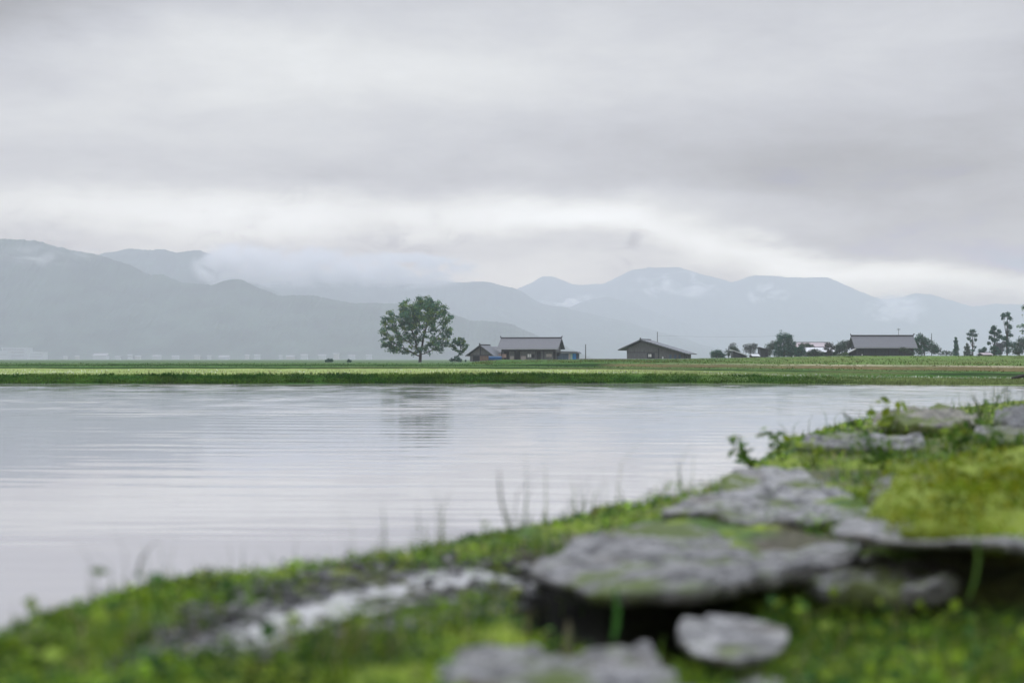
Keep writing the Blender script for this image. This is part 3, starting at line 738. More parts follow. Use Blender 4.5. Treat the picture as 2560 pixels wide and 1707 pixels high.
def moss_tufts():
    # bright cushions on the mossy boulder
    b = bpy.data.objects['mossy_boulder']; co = np.array([v.co[:] for v in b.data.vertices]) + np.array(b.location[:])
    co = co[:14 * (len(co) // 21)]
    p = co[rng.integers(0, len(co), 16000)] + rng.normal(0, 1, (16000, 3)) * np.array((.05, .05, .004))
    d = fbm(p[:, 0] * 9, p[:, 1] * 9, 81, 4); keep = d > .42; p, d = p[keep], d[keep]; n = len(p)
    p[:, 2] += rng.random(n) * .022 * sstep(.42, .6, d)
    pal = np.array([(.21, .26, .008), (.15, .235, .008), (.22, .24, .015), (.08, .13, .010)])
    t = pal[np.clip((fbm(p[:, 0] * 7, p[:, 1] * 7, 83, 2) * 4 + rng.normal(0, .6, n)).astype(int), 0, 3)] * rng.uniform(.7, 1.2, (n, 1))
    V, f, tt = leaf_quads(p, rng.uniform(.008, .02, n), t, .8, upbias=.4)
    npmesh('moss', V - np.array(b.location[:]), f, M['grass'], tt, parent=b)
moss_tufts()
def sprig(loc, h, nleaf, lsize, cols, label, cat='weed', name='weed', lean=(0, 0), group=None, spread=.5, stems=3):
    root = empty(name, loc, label=label, cat=cat, group=group)
    mb = MB(); P_, S_ = [], []
    for k in range(stems):
        a = random.uniform(0, 6.28); l = Vector((lean[0] + math.cos(a) * spread * random.random(), lean[1] + math.sin(a) * spread * random.random(), 1))
        hh = h * random.uniform(.65, 1)
        pts = [Vector((0, 0, -.01)) + l * hh * t + Vector((math.cos(a), math.sin(a), 0)) * hh * .25 * t * t for t in (0, .35, .7, 1)]
        mb.tube(pts, [.0035 * h / .2 * q for q in (1, .8, .6, .3)], 5)
        for j in range(nleaf // stems):
            t = random.uniform(.25, 1.02); i = min(int(t * 3), 2); p = pts[i].lerp(pts[i + 1], min(1, t * 3 - i))
            P_.append(p + Vector((random.gauss(0, 1), random.gauss(0, 1), random.gauss(0, .5))) * lsize * .55); S_.append(lsize * random.uniform(.6, 1.2))
    mb.build('stem', M['stem'], root)
    t = np.array(cols)[rng.integers(0, len(cols), len(P_))] * rng.uniform(.7, 1.2, (len(P_), 1))
    V, f, tt = leaf_quads(np.array([tuple(p) for p in P_]), np.array(S_), t, .55, upbias=.3)
    npmesh('foliage', V, f, M['grass'], tt, parent=root)
    return root
M['stem'] = mat('green_stem', (.08, .12, .03), .6, .15, 20)
gc = [(.09, .18, .03), (.13, .21, .035), (.06, .12, .025)]; yc = [(.22, .29, .03), (.17, .25, .03)]
def gz(px, py, drop):
    p = G(px, py, drop); return (p.x, p.y, float(near_h(np.array([p.x]), np.array([p.y]))[0]))
sprig(gz(1880, 1180, .5), .19, 42, .05, gc, 'leafy weed leaning over the water at the tip of the pointed slab')
sprig(gz(1955, 1160, .5), .20, 44, .055, gc, 'bushy green weed between the pointed slab and the ledge stone')
sprig(gz(2030, 1165, .47), .17, 40, .05, yc, 'yellowish weed in front of the dark ledge hollow')
sprig(gz(2205, 1092, .45), .24, 26, .09, yc, 'bright yellow green broad leaved weed by the brownish rock', spread=.9)
sprig(gz(2450, 1085, .43), .34, 34, .042, gc, 'tall green weed rising past the water beside the dark rounded stone', spread=.3)
sprig(gz(2215, 1170, .45), .18, 46, .055, gc, 'dark bushy weed behind the round grey stone')
sprig(gz(2390, 1150, .45), .20, 50, .06, yc + gc, 'mixed green weed behind the small whitish stone')
sprig(gz(2520, 1160, .45), .22, 50, .06, gc, 'green weed at the right edge above the mossy boulder')
sprig(gz(1240, 1500, .58), .15, 30, .03, yc + gc, 'upright green weed at the right end of the puddle', spread=.3)
sprig(gz(1330, 1560, .58), .06, 26, .03, gc, 'low green weed in the left of the added shade pit')
def blade_thing(base, tip, w, col, label, name='grass_blade', cat='grass blade', bend=.03):
    b, t = Vector(base), Vector(tip); d = t - b
    mm = mat(name, col, .5, .12, 30, trans=.3)
    mb = MB(); pts = []
    for k, (q, ww) in enumerate(((0, .7), (.25, 1), (.5, .95), (.75, .7), (.93, .3), (1, .02))):
        c = b + d * q + Vector((bend * math.sin(q * math.pi), 0, 0))
        pts += [c + Vector((-w * ww / 2, 0, 0)), c + Vector((0, .25 * w * ww, 0)), c + Vector((w * ww / 2, 0, 0))]
    f = []
    for k in range(5): f += [(3 * k, 3 * k + 1, 3 * k + 4, 3 * k + 3), (3 * k + 1, 3 * k + 2, 3 * k + 5, 3 * k + 4)]
    mb.poly(pts, f)
    o = mb.build(name, mm); me = o.data
    me.transform(__import__('mathutils').Matrix.Translation(-b)); o.location = b
    return tag(o, label, cat)
blade_thing(P(1533, 1600, 2.92), P(1535, 1455, 2.95), .013, (.05, .17, .02), 'single broad green grass blade standing before the added shade pit', bend=.008)
blade_thing(P(1408, 1660, 2.72), P(1420, 1545, 2.72), .016, (.22, .20, .13), 'dry pale grass stalk before the added shade pit', bend=.004)
blade_thing(P(2420, 1500, 3.0), P(2425, 1290, 3.0), .009, (.09, .17, .03), 'green grass blade crossing the pale edge slab at right', bend=.02)
blade_thing(P(2150, 1075, 6.2), P(2105, 1028, 6.2), .022, (.06, .09, .03), 'dark narrow leaf leaning left against the water', 'leaning_leaf', 'leaf', bend=0)
blade_thing(P(1275, 1330, 3.9), P(1248, 1165, 3.9), .0075, (.10, .12, .07), 'tallest thin grass blade rising from the mossy crest against the water', bend=-.01)
blade_thing(P(2455, 1062, 7), P(2430, 985, 7), .016, (.10, .13, .06), 'tall slender grass blade leaning left near the brownish rock', bend=.01)
blade_thing(P(345, 1440, 3.2), P(392, 1350, 3.2), .006, (.12, .13, .09), 'thin pale grass blade curving right over the lake at left', bend=-.012)
blade_thing(P(620, 1440, 3.05), P(618, 1520, 3.0), .016, (.11, .19, .03), 'short broad grass blade at the far side of the puddle', bend=.004)

# ------------------------------------------------------------------ trees
def tubes_mesh(nodes, par, rad, name, matl, parent, sides=5):
    V, Fq = [], []; k = 0
    ring = np.arange(sides) / sides * 2 * np.pi
    for i, p in enumerate(par):
        if p < 0: continue
        a, b = nodes[p], nodes[i]; d = b - a; L = np.linalg.norm(d)
        if L < 1e-6: continue
        d = d / L; u = np.cross(d, (0.3, .9, .2)); u /= np.linalg.norm(u); v = np.cross(d, u)
        c = np.cos(ring)[:, None] * u + np.sin(ring)[:, None] * v
        V.append(np.concatenate([a + c * rad[p] if rad[p] < rad[i] * 1.6 else a + c * rad[i] * 1.3, b + c * rad[i]]))
        j = np.arange(sides); Fq.append(np.stack([k + j, k + (j + 1) % sides, k + sides + (j + 1) % sides, k + sides + j], -1)); k += 2 * sides
    return npmesh(name, np.concatenate(V), np.concatenate(Fq), matl, smooth=True, parent=parent)
def colonize(att, start, trunk_top, step, infl, kill, iters=140):
    nodes = [np.array(start, float)]; par = [-1]
    m = max(2, int(np.linalg.norm(np.array(trunk_top) - start) / step))
    for k in range(1, m + 1):
        nodes.append(start + (np.array(trunk_top) - start) * k / m); par.append(len(nodes) - 2)
    att = att.copy()
    for it in range(iters):
        if len(att) == 0: break
        N = np.array(nodes); d = np.linalg.norm(att[:, None] - N[None], axis=2); near = d.argmin(1); dm = d.min(1)
        ok = dm < infl
        if not ok.any(): infl *= 1.5; continue
        new = []
        for i in np.unique(near[ok]):
            v = att[ok & (near == i)] - N[i]; v = (v / np.linalg.norm(v, axis=1)[:, None]).sum(0) + rng.normal(0, .18, 3); v /= np.linalg.norm(v) + 1e-9
            p = N[i] + v * step
            if np.min(np.linalg.norm(N - p, axis=1)) > step * .3: new.append((p, i))
        if not new: break
        for p, i in new: nodes.append(p); par.append(i)
        N2 = np.array([p for p, _ in new])
        att = att[np.linalg.norm(att[:, None] - N2[None], axis=2).min(1) > kill]
    return np.array(nodes), par
def branch_tree(name, base, lobes, natt, trunk_top, rtip, nleaf, lsize, pal, label, group=None, step=.55, sig=.45, cat='tree', keep=1., rmax=None):
    root = empty(name, base, label=label, cat=cat, group=group)
    vol = np.array([l[3] * l[4] * l[5] for l in lobes]); pick = rng.choice(len(lobes), natt, p=vol / vol.sum())
    A = np.array(lobes)[pick]; u = rng.normal(size=(natt, 3)); u /= np.linalg.norm(u, axis=1)[:, None]; r_ = rng.random(natt) ** (1 / 2.6)
    att = A[:, :3] + u * r_[:, None] * A[:, 3:6]
    nodes, par = colonize(att, np.zeros(3), trunk_top, step, step * 7, step * 1.4)
    n = len(nodes); cnt = np.zeros(n); child = np.zeros(n, int)
    for i in range(n - 1, 0, -1):
        if child[i] == 0: cnt[i] = 1
        cnt[par[i]] += cnt[i]; child[par[i]] += 1
    rad = rtip * np.maximum(cnt, 1) ** .47
    if rmax: rad = np.minimum(rad, rmax)
    rad[0] *= 1.35
    tubes_mesh(nodes, par, rad, 'trunk', M['bark'], root)
    tips = np.where((cnt <= 4) & (np.arange(n) > 3))[0]
    tips = tips[rng.random(len(tips)) < keep]
    ti = rng.choice(tips, nleaf)
    clump = rng.uniform(.7, 1.3, n) ; ci = rng.integers(0, len(pal), n)
    Pc = nodes[ti] + rng.normal(0, sig, (nleaf, 3)) * np.array((1, 1, .62))
    t = np.array(pal)[ci[ti]] * clump[ti][:, None] * rng.uniform(.75, 1.25, (nleaf, 1))
    V, f, tt = leaf_quads(Pc, rng.uniform(.6, 1.3, nleaf) * lsize, t, .75)
    npmesh('crown', V, f, M['leaf'], tt, parent=root)
    return root
def lobe_tree(name, base, lobes, nleaf, lsize, pal, label, group=None, cat='tree', rt=.12, shell=.5, limbs=True):
    """dense crown made of leaf clumps in lobes (x,y,z,rx,ry,rz) relative to the base"""
    root = empty(name, base, label=label, cat=cat, group=group)
    L = np.array(lobes, float); top = L[:, 2].max()
    mb = MB(); mb.tube([(0, 0, -.2), (L[0, 0] * .15, 0, top * .35), (L[:, 0].mean() * .6, 0, top * .7), (L[L[:, 2].argmax(), 0], 0, top)], [rt * 1.25, rt, rt * .65, rt * .2], 6)
    if limbs:
        for l in L: mb.tube([(0, 0, max(.2, l[2] * .45)), ((l[0]) * .55, l[1] * .55, l[2] * .75), tuple(l[:3])], [rt * .5, rt * .32, rt * .12], 5)
    mb.build('trunk' if cat != 'shrub' else 'stem', M['bark'], root)
    area = L[:, 3] * L[:, 5]; pick = rng.choice(len(L), nleaf, p=area / area.sum())
    nc = 60 * len(L); cp = rng.choice(len(L), nc, p=area / area.sum())
    u = rng.normal(size=(nc, 3)); u /= np.linalg.norm(u, axis=1)[:, None]; r_ = shell + (1 - shell) * rng.random(nc)
    cen = L[cp, :3] + u * r_[:, None] * L[cp, 3:6]; cs = L[cp, 3:6].min(1) * .24
    ci = rng.integers(0, nc, nleaf); bright = rng.uniform(.65, 1.3, nc); pc = rng.integers(0, len(pal), nc)
    Pc = cen[ci] + rng.normal(size=(nleaf, 3)) * cs[ci][:, None]; Pc[:, 2] = np.maximum(Pc[:, 2], .03)
    t = np.array(pal)[pc[ci]] * bright[ci][:, None] * rng.uniform(.75, 1.25, (nleaf, 1))
    V, f, tt = leaf_quads(Pc, rng.uniform(.6, 1.3, nleaf) * lsize, t, .75)
    npmesh('crown' if cat != 'shrub' else 'foliage', V, f, M['leaf'], tt, parent=root)
    return root
u_ = 320 / F     # metres per photo pixel at the farm
PALT = [(.08, .18, .105), (.115, .22, .10), (.06, .14, .095), (.16, .245, .07)]
PALD = [(.045, .125, .085), (.062, .15, .085), (.034, .10, .078)]
PALB = [(.05, .085, .05), (.065, .10, .055), (.04, .075, .05)]
def lob(px0, base_px, base_py, items, Y):
    k = Y / F
    return [((x - base_px) * k, random.uniform(-1, 1) * rx * k * .4, (base_py - y) * k, rx * k, max(rx, rz) * k * .9, rz * k) for x, y, rx, rz in items]
Yt = 320
big = lob(0, 1050, 906, [(1050, 770, 62, 34), (1000, 800, 45, 30), (1095, 790, 42, 34), (975, 835, 32, 24), (1015, 850, 42, 28), (1090, 850, 42, 30), (1118, 825, 20, 26), (1050, 800, 60, 40), (962, 815, 20, 18), (995, 872, 32, 16), (1075, 876, 36, 14), (1025, 880, 28, 10), (972, 862, 22, 18), (1110, 866, 20, 16)], Yt)
branch_tree('broadleaf_tree', P(1050, 906, Yt), big, 820, (0.1, 0, 2.0), .026, 19500, .36, PALT, 'large lone spreading tree on the far shore left of the farm', step=.5, sig=.35, rmax=.66)
sm = lob(0, 1140, 902, [(1145, 852, 19, 12), (1132, 862, 11, 10), (1158, 866, 9, 12), (1148, 880, 9, 10)], Yt)
branch_tree('slender_tree', P(1142, 904, Yt), sm, 110, (0.1, 0, 1.2), .02, 1900, .30, PALT, 'small thin tree between the large lone tree and the gabled shed', step=.35, sig=.22)
lobe_tree('shrub', P(1138, 905, Yt - 3), lob(0, 1138, 905, [(1130, 900, 7, 4), (1142, 897, 9, 7), (1150, 901, 5, 4)], Yt), 700, .25, PALD, 'dark low shrub at the foot of the small thin tree', cat='shrub', rt=.05)
lobe_tree('shrub', P(823, 907, 300), lob(0, 823, 907, [(818, 902, 6, 4), (827, 901, 6, 4), (822, 899, 4, 3)], 300), 600, .22, PALD, 'larger of two dark shrubs alone on the plain', cat='shrub', rt=.05)
lobe_tree('shrub', P(873, 907, 300), lob(0, 873, 907, [(873, 903, 6, 3), (872, 900, 2.5, 3)], 300), 350, .20, PALD, 'smaller of two dark shrubs alone on the plain', cat='shrub', rt=.05)
lobe_tree('shrub', P(1164, 906, 318), lob(0, 1164, 906, [(1164, 902, 2, 3.4)], 318), 160, .18, PALD, 'tiny shrub beside the left wall of the gabled shed', cat='shrub', rt=.04, limbs=False)

tg = 'trees behind the farm buildings'
Y2 = 390
def T(px, py, items, n, ls, pal, label, name='bushy_tree', Y=Y2, grp=tg, **kw):
    return lobe_tree(name, P(px, py, Y), lob(0, px, py, items, Y), n, ls, pal, label, grp, **kw)
T(1792, 894, [(1785, 885, 9, 9), (1797, 884, 10, 9), (1806, 889, 8, 6)], 2000, .3, PALD, 'dark rounded tree at the far left of the village trees')
T(1822, 894, [(1820, 881, 9, 8), (1832, 873, 10, 8), (1842, 880, 9, 8)], 1500, .3, PALB, 'greyish tree rising behind the sloping pale shed roof', Y=420)
T(1835, 894, [(1832, 862, 9, 5), (1826, 868, 6, 5)], 260, .3, [(.10, .11, .10)], 'thin bare looking tree above the sloping pale shed roof', 'sparse_tree', Y=450)
T(1878, 894, [(1870, 868, 12, 8), (1884, 866, 12, 7), (1876, 876, 16, 8)], 1500, .34, [(.07, .085, .075), (.085, .10, .08)], 'flat topped hazy tree left of the tall dark tree', Y=470)
T(1925, 894, [(1925, 868, 12, 10), (1934, 862, 10, 10), (1918, 880, 14, 10)], 2000, .3, PALB, 'grey green tree leaning against the tall dark tree', Y=420)
T(1960, 894, [(1960, 848, 17, 17), (1948, 846, 7, 10), (1972, 846, 10, 12), (1945, 862, 9, 9), (1980, 862, 10, 12), (1962, 876, 26, 16), (1945, 882, 14, 12), (1976, 880, 12, 14)], 7000, .32, PALD, 'tallest dark bushy tree among the village trees', Y=380)
T(1998, 894, [(1994, 878, 10, 11), (2004, 876, 10, 10), (1996, 886, 12, 7)], 2200, .3, PALD, 'dark rounded tree at the right foot of the tall dark tree', Y=378)
T(2012, 894, [(2012, 864, 18, 7), (2024, 866, 12, 6)], 1200, .32, PALB, 'low broad tree showing between two pale roofs', Y=430)
T(2033, 893, [(2028, 884, 10, 7), (2042, 882, 11, 7), (2054, 886, 12, 6), (2034, 878, 6, 6)], 2200, .28, PALB, 'row end shrubbery before the white roofed house', Y=372)
T(2072, 893, [(2072, 862, 12, 6), (2066, 870, 8, 6), (2082, 868, 8, 6), (2074, 880, 8, 8)], 1100, .28, [(.05, .07, .05), (.07, .065, .055)], 'open branched tree beside the white roofed house', 'open_tree', Y=372)
T(2100, 893, [(2096, 872, 10, 12), (2106, 866, 9, 10), (2092, 884, 10, 8)], 2000, .3, PALB, 'grey green tree left of the dark long barn', Y=385)
T(2118, 893, [(2116, 862, 14, 11), (2126, 858, 12, 8), (2110, 876, 12, 12)], 1800, .34, [(.06, .085, .06), (.05, .075, .055)], 'dull green tree behind the left end of the dark long barn', Y=440)
T(2112, 892, [(2100, 888, 9, 4), (2112, 886, 12, 5)], 900, .22, [(.12, .19, .08), (.10, .16, .06)], 'pale green shrub at the left corner of the dark long barn', 'shrub', Y=330, cat='shrub', grp=None)
T(2312, 890, [(2300, 846, 12, 12), (2288, 860, 10, 16), (2314, 858, 14, 14), (2330, 868, 15, 12), (2338, 876, 12, 11), (2300, 876, 18, 13)], 5200, .34, PALD[:2] + PALB[:1], 'broad dark tree behind the right end of the dark long barn', Y=400)
T(2262, 889, [(2256, 874, 10, 6), (2268, 878, 8, 6), (2282, 883, 8, 4)], 900, .2, [(.07, .10, .06), (.05, .08, .05)], 'shrub against the right wall of the dark long barn', 'shrub', Y=322, cat='shrub', grp=None)
T(2366, 889, [(2362, 882, 12, 6), (2376, 883, 10, 5), (2352, 884, 10, 4)], 900, .3, PALB, 'low hazy tree between the dark barn and the conifers', Y=520)
cg = 'conifers near the right edge'
def CT(px, py, items, n, label, Y, ls=.32, pal=PALD):
    return lobe_tree('conifer', P(px, py, Y), lob(0, px, py, items, Y), n, ls, pal, label, cg, rt=.16, shell=.3)
def cone(px, top, base, wid, n=7):
    return [(px + random.uniform(-1, 1) * wid * .12, top + (base - top) * (k + .6) / n, max(3, wid * (.25 + .75 * (k + 1) / n) * random.uniform(.75, 1.05)), (base - top) / n * .62) for k in range(n)]
CT(2389, 889, cone(2389, 842, 889, 11), 1900, 'shortest conifer with a pointed top, right of the barn', 400)
CT(2420, 889, cone(2418, 858, 889, 13, 5), 1600, 'low wide conifer touching the slim umbrella topped one', 430, pal=PALB)
CT(2432, 889, [(2431, 828, 9, 5), (2426, 836, 9, 5), (2438, 838, 7, 5), (2422, 846, 5, 4), (2440, 850, 4, 4), (2428, 852, 3, 4), (2438, 868, 4, 3), (2432, 876, 6, 3)], 1200, 'slim open conifer with an umbrella top', 400)
CT(2486, 889, [(2484, 820, 7, 6), (2480, 830, 9, 6), (2492, 836, 8, 6), (2498, 828, 6, 5), (2476, 844, 7, 5), (2486, 850, 11, 6), (2500, 842, 8, 6), (2472, 858, 5, 4), (2484, 870, 10, 6), (2490, 880, 14, 8)], 3000, 'ragged double topped conifer left of the tallest one', 390)
CT(2518, 889, [(2508, 788, 7, 6), (2506, 796, 5, 5), (2520, 786, 8, 6), (2524, 796, 6, 6), (2517, 808, 6, 5), (2524, 818, 7, 7), (2520, 830, 6, 6), (2526, 838, 7, 5), (2514, 846, 10, 6), (2522, 860, 9, 8), (2520, 876, 8, 8)], 2600, 'tallest ragged conifer with a forked top', 385)
T(2500, 889, [(2498, 868, 12, 10), (2508, 862, 10, 8), (2496, 880, 14, 8)], 1800, .34, [(.075, .085, .085), (.06, .075, .075)], 'greyish rounded tree between the two ragged conifers', Y=430)
T(2548, 889, [(2540, 866, 12, 10), (2556, 858, 14, 14), (2548, 878, 20, 10), (2575, 860, 18, 20)], 3600, .32, PALD[:2] + PALB[:2], 'rounded green tree at the right edge below the leaning boughs', Y=375)
lobe_tree('edge_tree', P(2610, 891, 370), lob(0, 2610, 891, [(2600, 780, 40, 30), (2562, 818, 18, 7), (2558, 830, 10, 6), (2566, 768, 12, 8), (2625, 840, 40, 35), (2590, 815, 30, 14)], 370), 7000, .34, PALT, 'tall tree mostly outside the right edge, boughs reaching in', rt=.25)
T(2458, 889, [(2455, 878, 9, 8), (2461, 873, 6, 5)], 900, .26, PALD, 'small round dark tree beside the low pink roofed hut', Y=370, grp=None)

# ------------------------------------------------------------------ buildings
def roof_gable_x(mb, L0, L1, yf, zf, yr, zr, yb, zb, th=.16):
    """roof with its ridge along x: front eave (yf,zf), ridge (yr,zr), back eave (yb,zb)"""
    mb.prismx([(yf, zf), (yr, zr), (yb, zb), (yb, zb - th), (yr, zr - th), (yf, zf - th)][::-1], L0, L1)
def main_house():
    o = empty('farmhouse', P(1328, 900.0, 320), rz=R(-13), label='long low farmhouse with a grey tiled roof, between the shed and the gabled barn', cat='house')
    H = 7.0  # half length of the ridge
    mb = MB(); mb.prismx([(-2.9, -.3), (2.9, -.3), (2.9, 2.62), (0, 4.55), (-2.9, 2.62)], -6.2, 6.2); mb.build('wall', M['board'], o)
    rf = MB(); roof_gable_x(rf, -H, H, -4.0, 2.55, 0, 4.95, 4.0, 2.55); rf_o = rf.build('roof', M['rooftile'], o)
    rc = MB(); rc.box(-H - .05, H + .05, -.16, .16, 4.9, 5.14)
    for s in (-1, 1): rc.prism([(s * H - .16, 5.12), (s * H + .16, 5.12), (s * H + s * .12, 5.5)], -.12, .12)
    rc.build('ridge', M['roofdark'], rf_o)
    ev = MB(); ev.box(-H + .02, H - .02, -4.06, -3.98, 2.36, 2.46); ev.build('gutter', M['paleroof'], rf_o)
    for x, w in ((-5.0, .55), (-2.55, .62), (.65, .0), (2.35, .45), (5.9, .25)):
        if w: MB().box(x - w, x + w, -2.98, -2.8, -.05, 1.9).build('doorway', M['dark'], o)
    MB().box(-6.1, 6.1, -2.96, -2.9, 2.0, 2.35).build('transom', M['darkboard'], o)
    MB().box(-6.9, -5.05, -3.15, -3.02, .55, 1.35).build('notice_panel', M['pink'], o)
    MB().box(-4.2, -3.3, -2.98, -2.9, 0, .9).build('panel', M['plaster'], o)
    MB().box(-1.7, -.6, -2.98, -2.9, 0, .9).build('panel', M['plaster'], o)
    MB().box(4.05, 5.3, -2.98, -2.9, .7, 1.35).build('panel', M['plaster'], o)
    for x in (.0, .45): MB().box(x - .17, x + .17, -3.0, -2.92, .65, 1.35).build('window', M['white'], o)
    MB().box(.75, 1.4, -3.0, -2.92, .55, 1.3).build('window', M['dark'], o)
    for x in (-6.0, -3.0, 1.8, 3.6):
        MB().tube([(x, -3.5, -.1), (x, -3.5, 2.75)], .09).build('post', M['darkboard'], o)
    MB().box(6.21, 6.3, -.8, .9, 2.6, 3.3).build('vent', M['dark'], o)
main_house()
def shed():
    o = empty('gabled_shed', P(1201, 906, 316), rz=R(-17), label='small wooden shed with its gable to the lake, nearest the large tree', cat='shed')
    k = 316 / F
    W0, W1 = -2.45, 2.5
    MB().prism([(W0, -.4), (W1, -.4), (W1, 1.75), (0.05, 3.55), (W0, 1.75)], 0, 6).build('wall', M['board'], o)
    rf = MB(); rf.prism([(-3.35, 1.52), (0.05, 3.92), (3.4, 1.5), (3.4, 1.36), (.05, 3.74), (-3.35, 1.38)][::-1], -.75, 6.6); r_o = rf.build('roof', M['rooftin'], o)
    rc = MB(); rc.box(-.1, .2, -.8, 6.65, 3.88, 4.06); rc.prism([(-.14, 4.04), (.24, 4.04), (.05, 4.35)], -.8, -.6); rc.build('ridge', M['roofdark'], r_o)
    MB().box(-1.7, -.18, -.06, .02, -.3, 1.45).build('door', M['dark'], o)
    MB().box(-.1, 2.0, -.06, .02, -.3, 1.45).build('panel', M['brownboard'], o)
    MB().box(W0, W1, -.08, .0, 1.5, 1.66).build('beam', M['darkboard'], o)
    MB().box(-.06, .16, -.08, .0, 1.67, 3.3).build('post', M['darkboard'], o)
shed()
def back_outhouse():
    o = empty('outhouse', P(1243, 900, 332), rz=R(-10), label='little dark roofed outhouse squeezed between shed and farmhouse', cat='shed')
    MB().prismx([(-1.5, -.2), (1.5, -.2), (1.5, 1.8), (0, 2.7), (-1.5, 1.8)], -1.4, 1.4).build('wall', M['darkboard'], o)
    rf = MB(); roof_gable_x(rf, -1.7, 1.7, -2.0, 1.75, 0, 3.1, 2.0, 1.75); rf.build('roof', M['rooftile'], o)
back_outhouse()
def blue_tarp():
    o = empty('covered_stack', P(1238, 900, 313), label='low stack under a bright blue sheet beside the shed', cat='stack')
    mb = MB(); mb.prismx([(-.7, 0), (.7, 0), (.68, .62), (.2, .84), (-.2, .84), (-.68, .62)], -1.45, 1.4); mb.build('sheet', M['blue'], o)
    MB().box(-1.5, 1.45, -.74, .74, -.3, .1).build('base', M['darkboard'], o)
    MB().box(-1.48, 1.43, -.25, .25, .845, .9).build('edge_board', M['paleroof'], o)
blue_tarp()
def annex():
    o = empty('blue_annex', P(1421, 900, 318), rz=R(-10), label='low annex with blue and mint panels at the farmhouse right end', cat='shed')
    MB().prism([(-2.3, -.3), (2.2, -.3), (2.2, 1.5), (-2.3, 1.5)], -1.5, 2).build('wall', M['bluegrey'], o)
    rf = MB(); rf.prism([(-1.6, 1.98), (2.15, 1.92), (2.65, 1.55), (2.65, 1.42), (2.1, 1.5), (-1.6, 1.55)][::-1], -2.0, 2.4); rf.build('roof', M['rooftin'], o)
    MB().box(.25, .68, -1.58, -1.5, -.1, 1.4).build('panel', M['plaster'], o)
    MB().box(.70, 1.12, -1.59, -1.5, -.1, 1.4).build('panel', M['mint'], o)
    MB().box(1.14, 1.96, -1.6, -1.5, -.1, 1.46).build('door', M['brightblue'], o)
    MB().box(1.98, 2.26, -1.62, -1.5, -.1, 1.4).build('post', M['darkboard'], o)
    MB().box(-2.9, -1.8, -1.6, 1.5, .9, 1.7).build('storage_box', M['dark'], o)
annex()
def barn():
    o = empty('gabled_barn', P(1620, 897.6, 318), rz=R(-20), label='wide grey barn with its gable to the lake and one white window', cat='barn')
    A = -1.5
    MB().prism([(-4.9, -.3), (8.2, -.3), (8.2, 1.25), (A, 4.0), (-4.9, 2.35)], 0, 7).build('wall', M['board'], o)
    rf = MB(); rf.prism([(-6.7, 2.15), (A, 4.42), (9.3, 1.22), (9.3, 1.02), (A, 4.2), (-6.7, 1.95)][::-1], -1.1, 8.0); r_o = rf.build('roof', M['rooftin'], o)
    rc = MB(); rc.box(A - .16, A + .16, -1.15, 8.05, 4.38, 4.55); rc.prism([(A - .16, 4.54), (A + .16, 4.54), (A, 4.85)], -1.15, -.9); rc.build('ridge', M['roofdark'], r_o)
    d = MB().box(-.2, 1.55, -.08, 0, -.2, 1.35).build('door', M['darkboard'], o)
    wn = MB().box(.12, .8, -.12, -.08, .48, 1.12).build('window', M['white'], d)
    MB().box(.42, .5, -.14, -.12, .48, 1.12).build('frame', M['darkboard'], wn)
    MB().box(2.35, 2.55, -.1, 0, -.2, 2.4).build('post', M['darkboard'], o)
    MB().box(-4.9, 2.3, -.05, 0, 1.45, 1.56).build('beam', M['darkboard'], o)
    MB().box(3.3, 3.5, -.1, 0, .1, .55).build('sign', M['white'], o)
    MB().box(2.6, 6.8, -.06, 0, -.2, .06).build('sill', M['plaster'], o)
    for x in (4.9, 6.0, 7.0): MB().box(x, x + .5, -.06, 0, .1, 1.0).build('panel', M['bluegrey'], o)
    MB().tube([(9.0, -.8, -.2), (9.0, -.8, 1.1)], .13).build('post', M['darkboard'], o)
barn()
def dark_barn():
    o = empty('long_barn', P(2206, 890.5, 330), label='long dark walled barn with a plain grey roof at right', cat='barn')
    k = 330 / F; H = 79 * k
    MB().prismx([(-2.8, -.4), (2.8, -.4), (2.8, 2.1), (0, 4.2), (-2.8, 2.1)], -6.6, 6.5).build('wall', M['darkboard'], o)
    rf = MB(); roof_gable_x(rf, -H, H - .15, -3.5, 2.05, 0, 4.72, 3.5, 2.05); r_o = rf.build('roof', M['rooftile'], o)
    rc = MB(); rc.box(-H - .05, H - .1, -.17, .17, 4.68, 4.95)
    for s, q in ((-1, -H), (1, H - .15)): rc.prism([(q - .15, 4.93), (q + .15, 4.93), (q + s * .1, 5.3)], -.12, .12)
    rc.build('ridge', M['roofdark'], r_o)
    MB().box(-H + .05, H - .2, -3.57, -3.48, 1.84, 1.92).build('gutter', M['paleroof'], r_o)
    a = MB(); a.tube([(3.75, 0, 4.6), (3.75, 0, 6.5)], .05, 5); a.build('antenna', M['pole'], o)
    b = MB()
    for z, w in ((6.05, .3), (6.2, .45), (6.35, .36)): b.tube([(3.75 - w, .3 * w, z), (3.75 + w, -.3 * w, z)], .035, 4)
    b.build('antenna_arm', M['pole'], o.children[-1])
    for x in (-5.2, -2.4, .6, 3.2): MB().box(x, x + .12, -2.86, -2.8, -.2, 1.7).build('post', M['dark'], o)
    MB().box(-5.5, -5.3, -2.87, -2.8, .2, .45).build('lamp', M['white'], o)
    p = MB(); p.prism([(-8.1, 1.05), (-6.62, 1.75), (-6.62, 1.6), (-8.1, .9)], -2.4, .5); p.build('porch_roof', M['paleroof'], o)
    MB().box(-7.7, -6.62, -2.0, .3, -.3, 1.0).build('porch', M['darkboard'], o)
dark_barn()
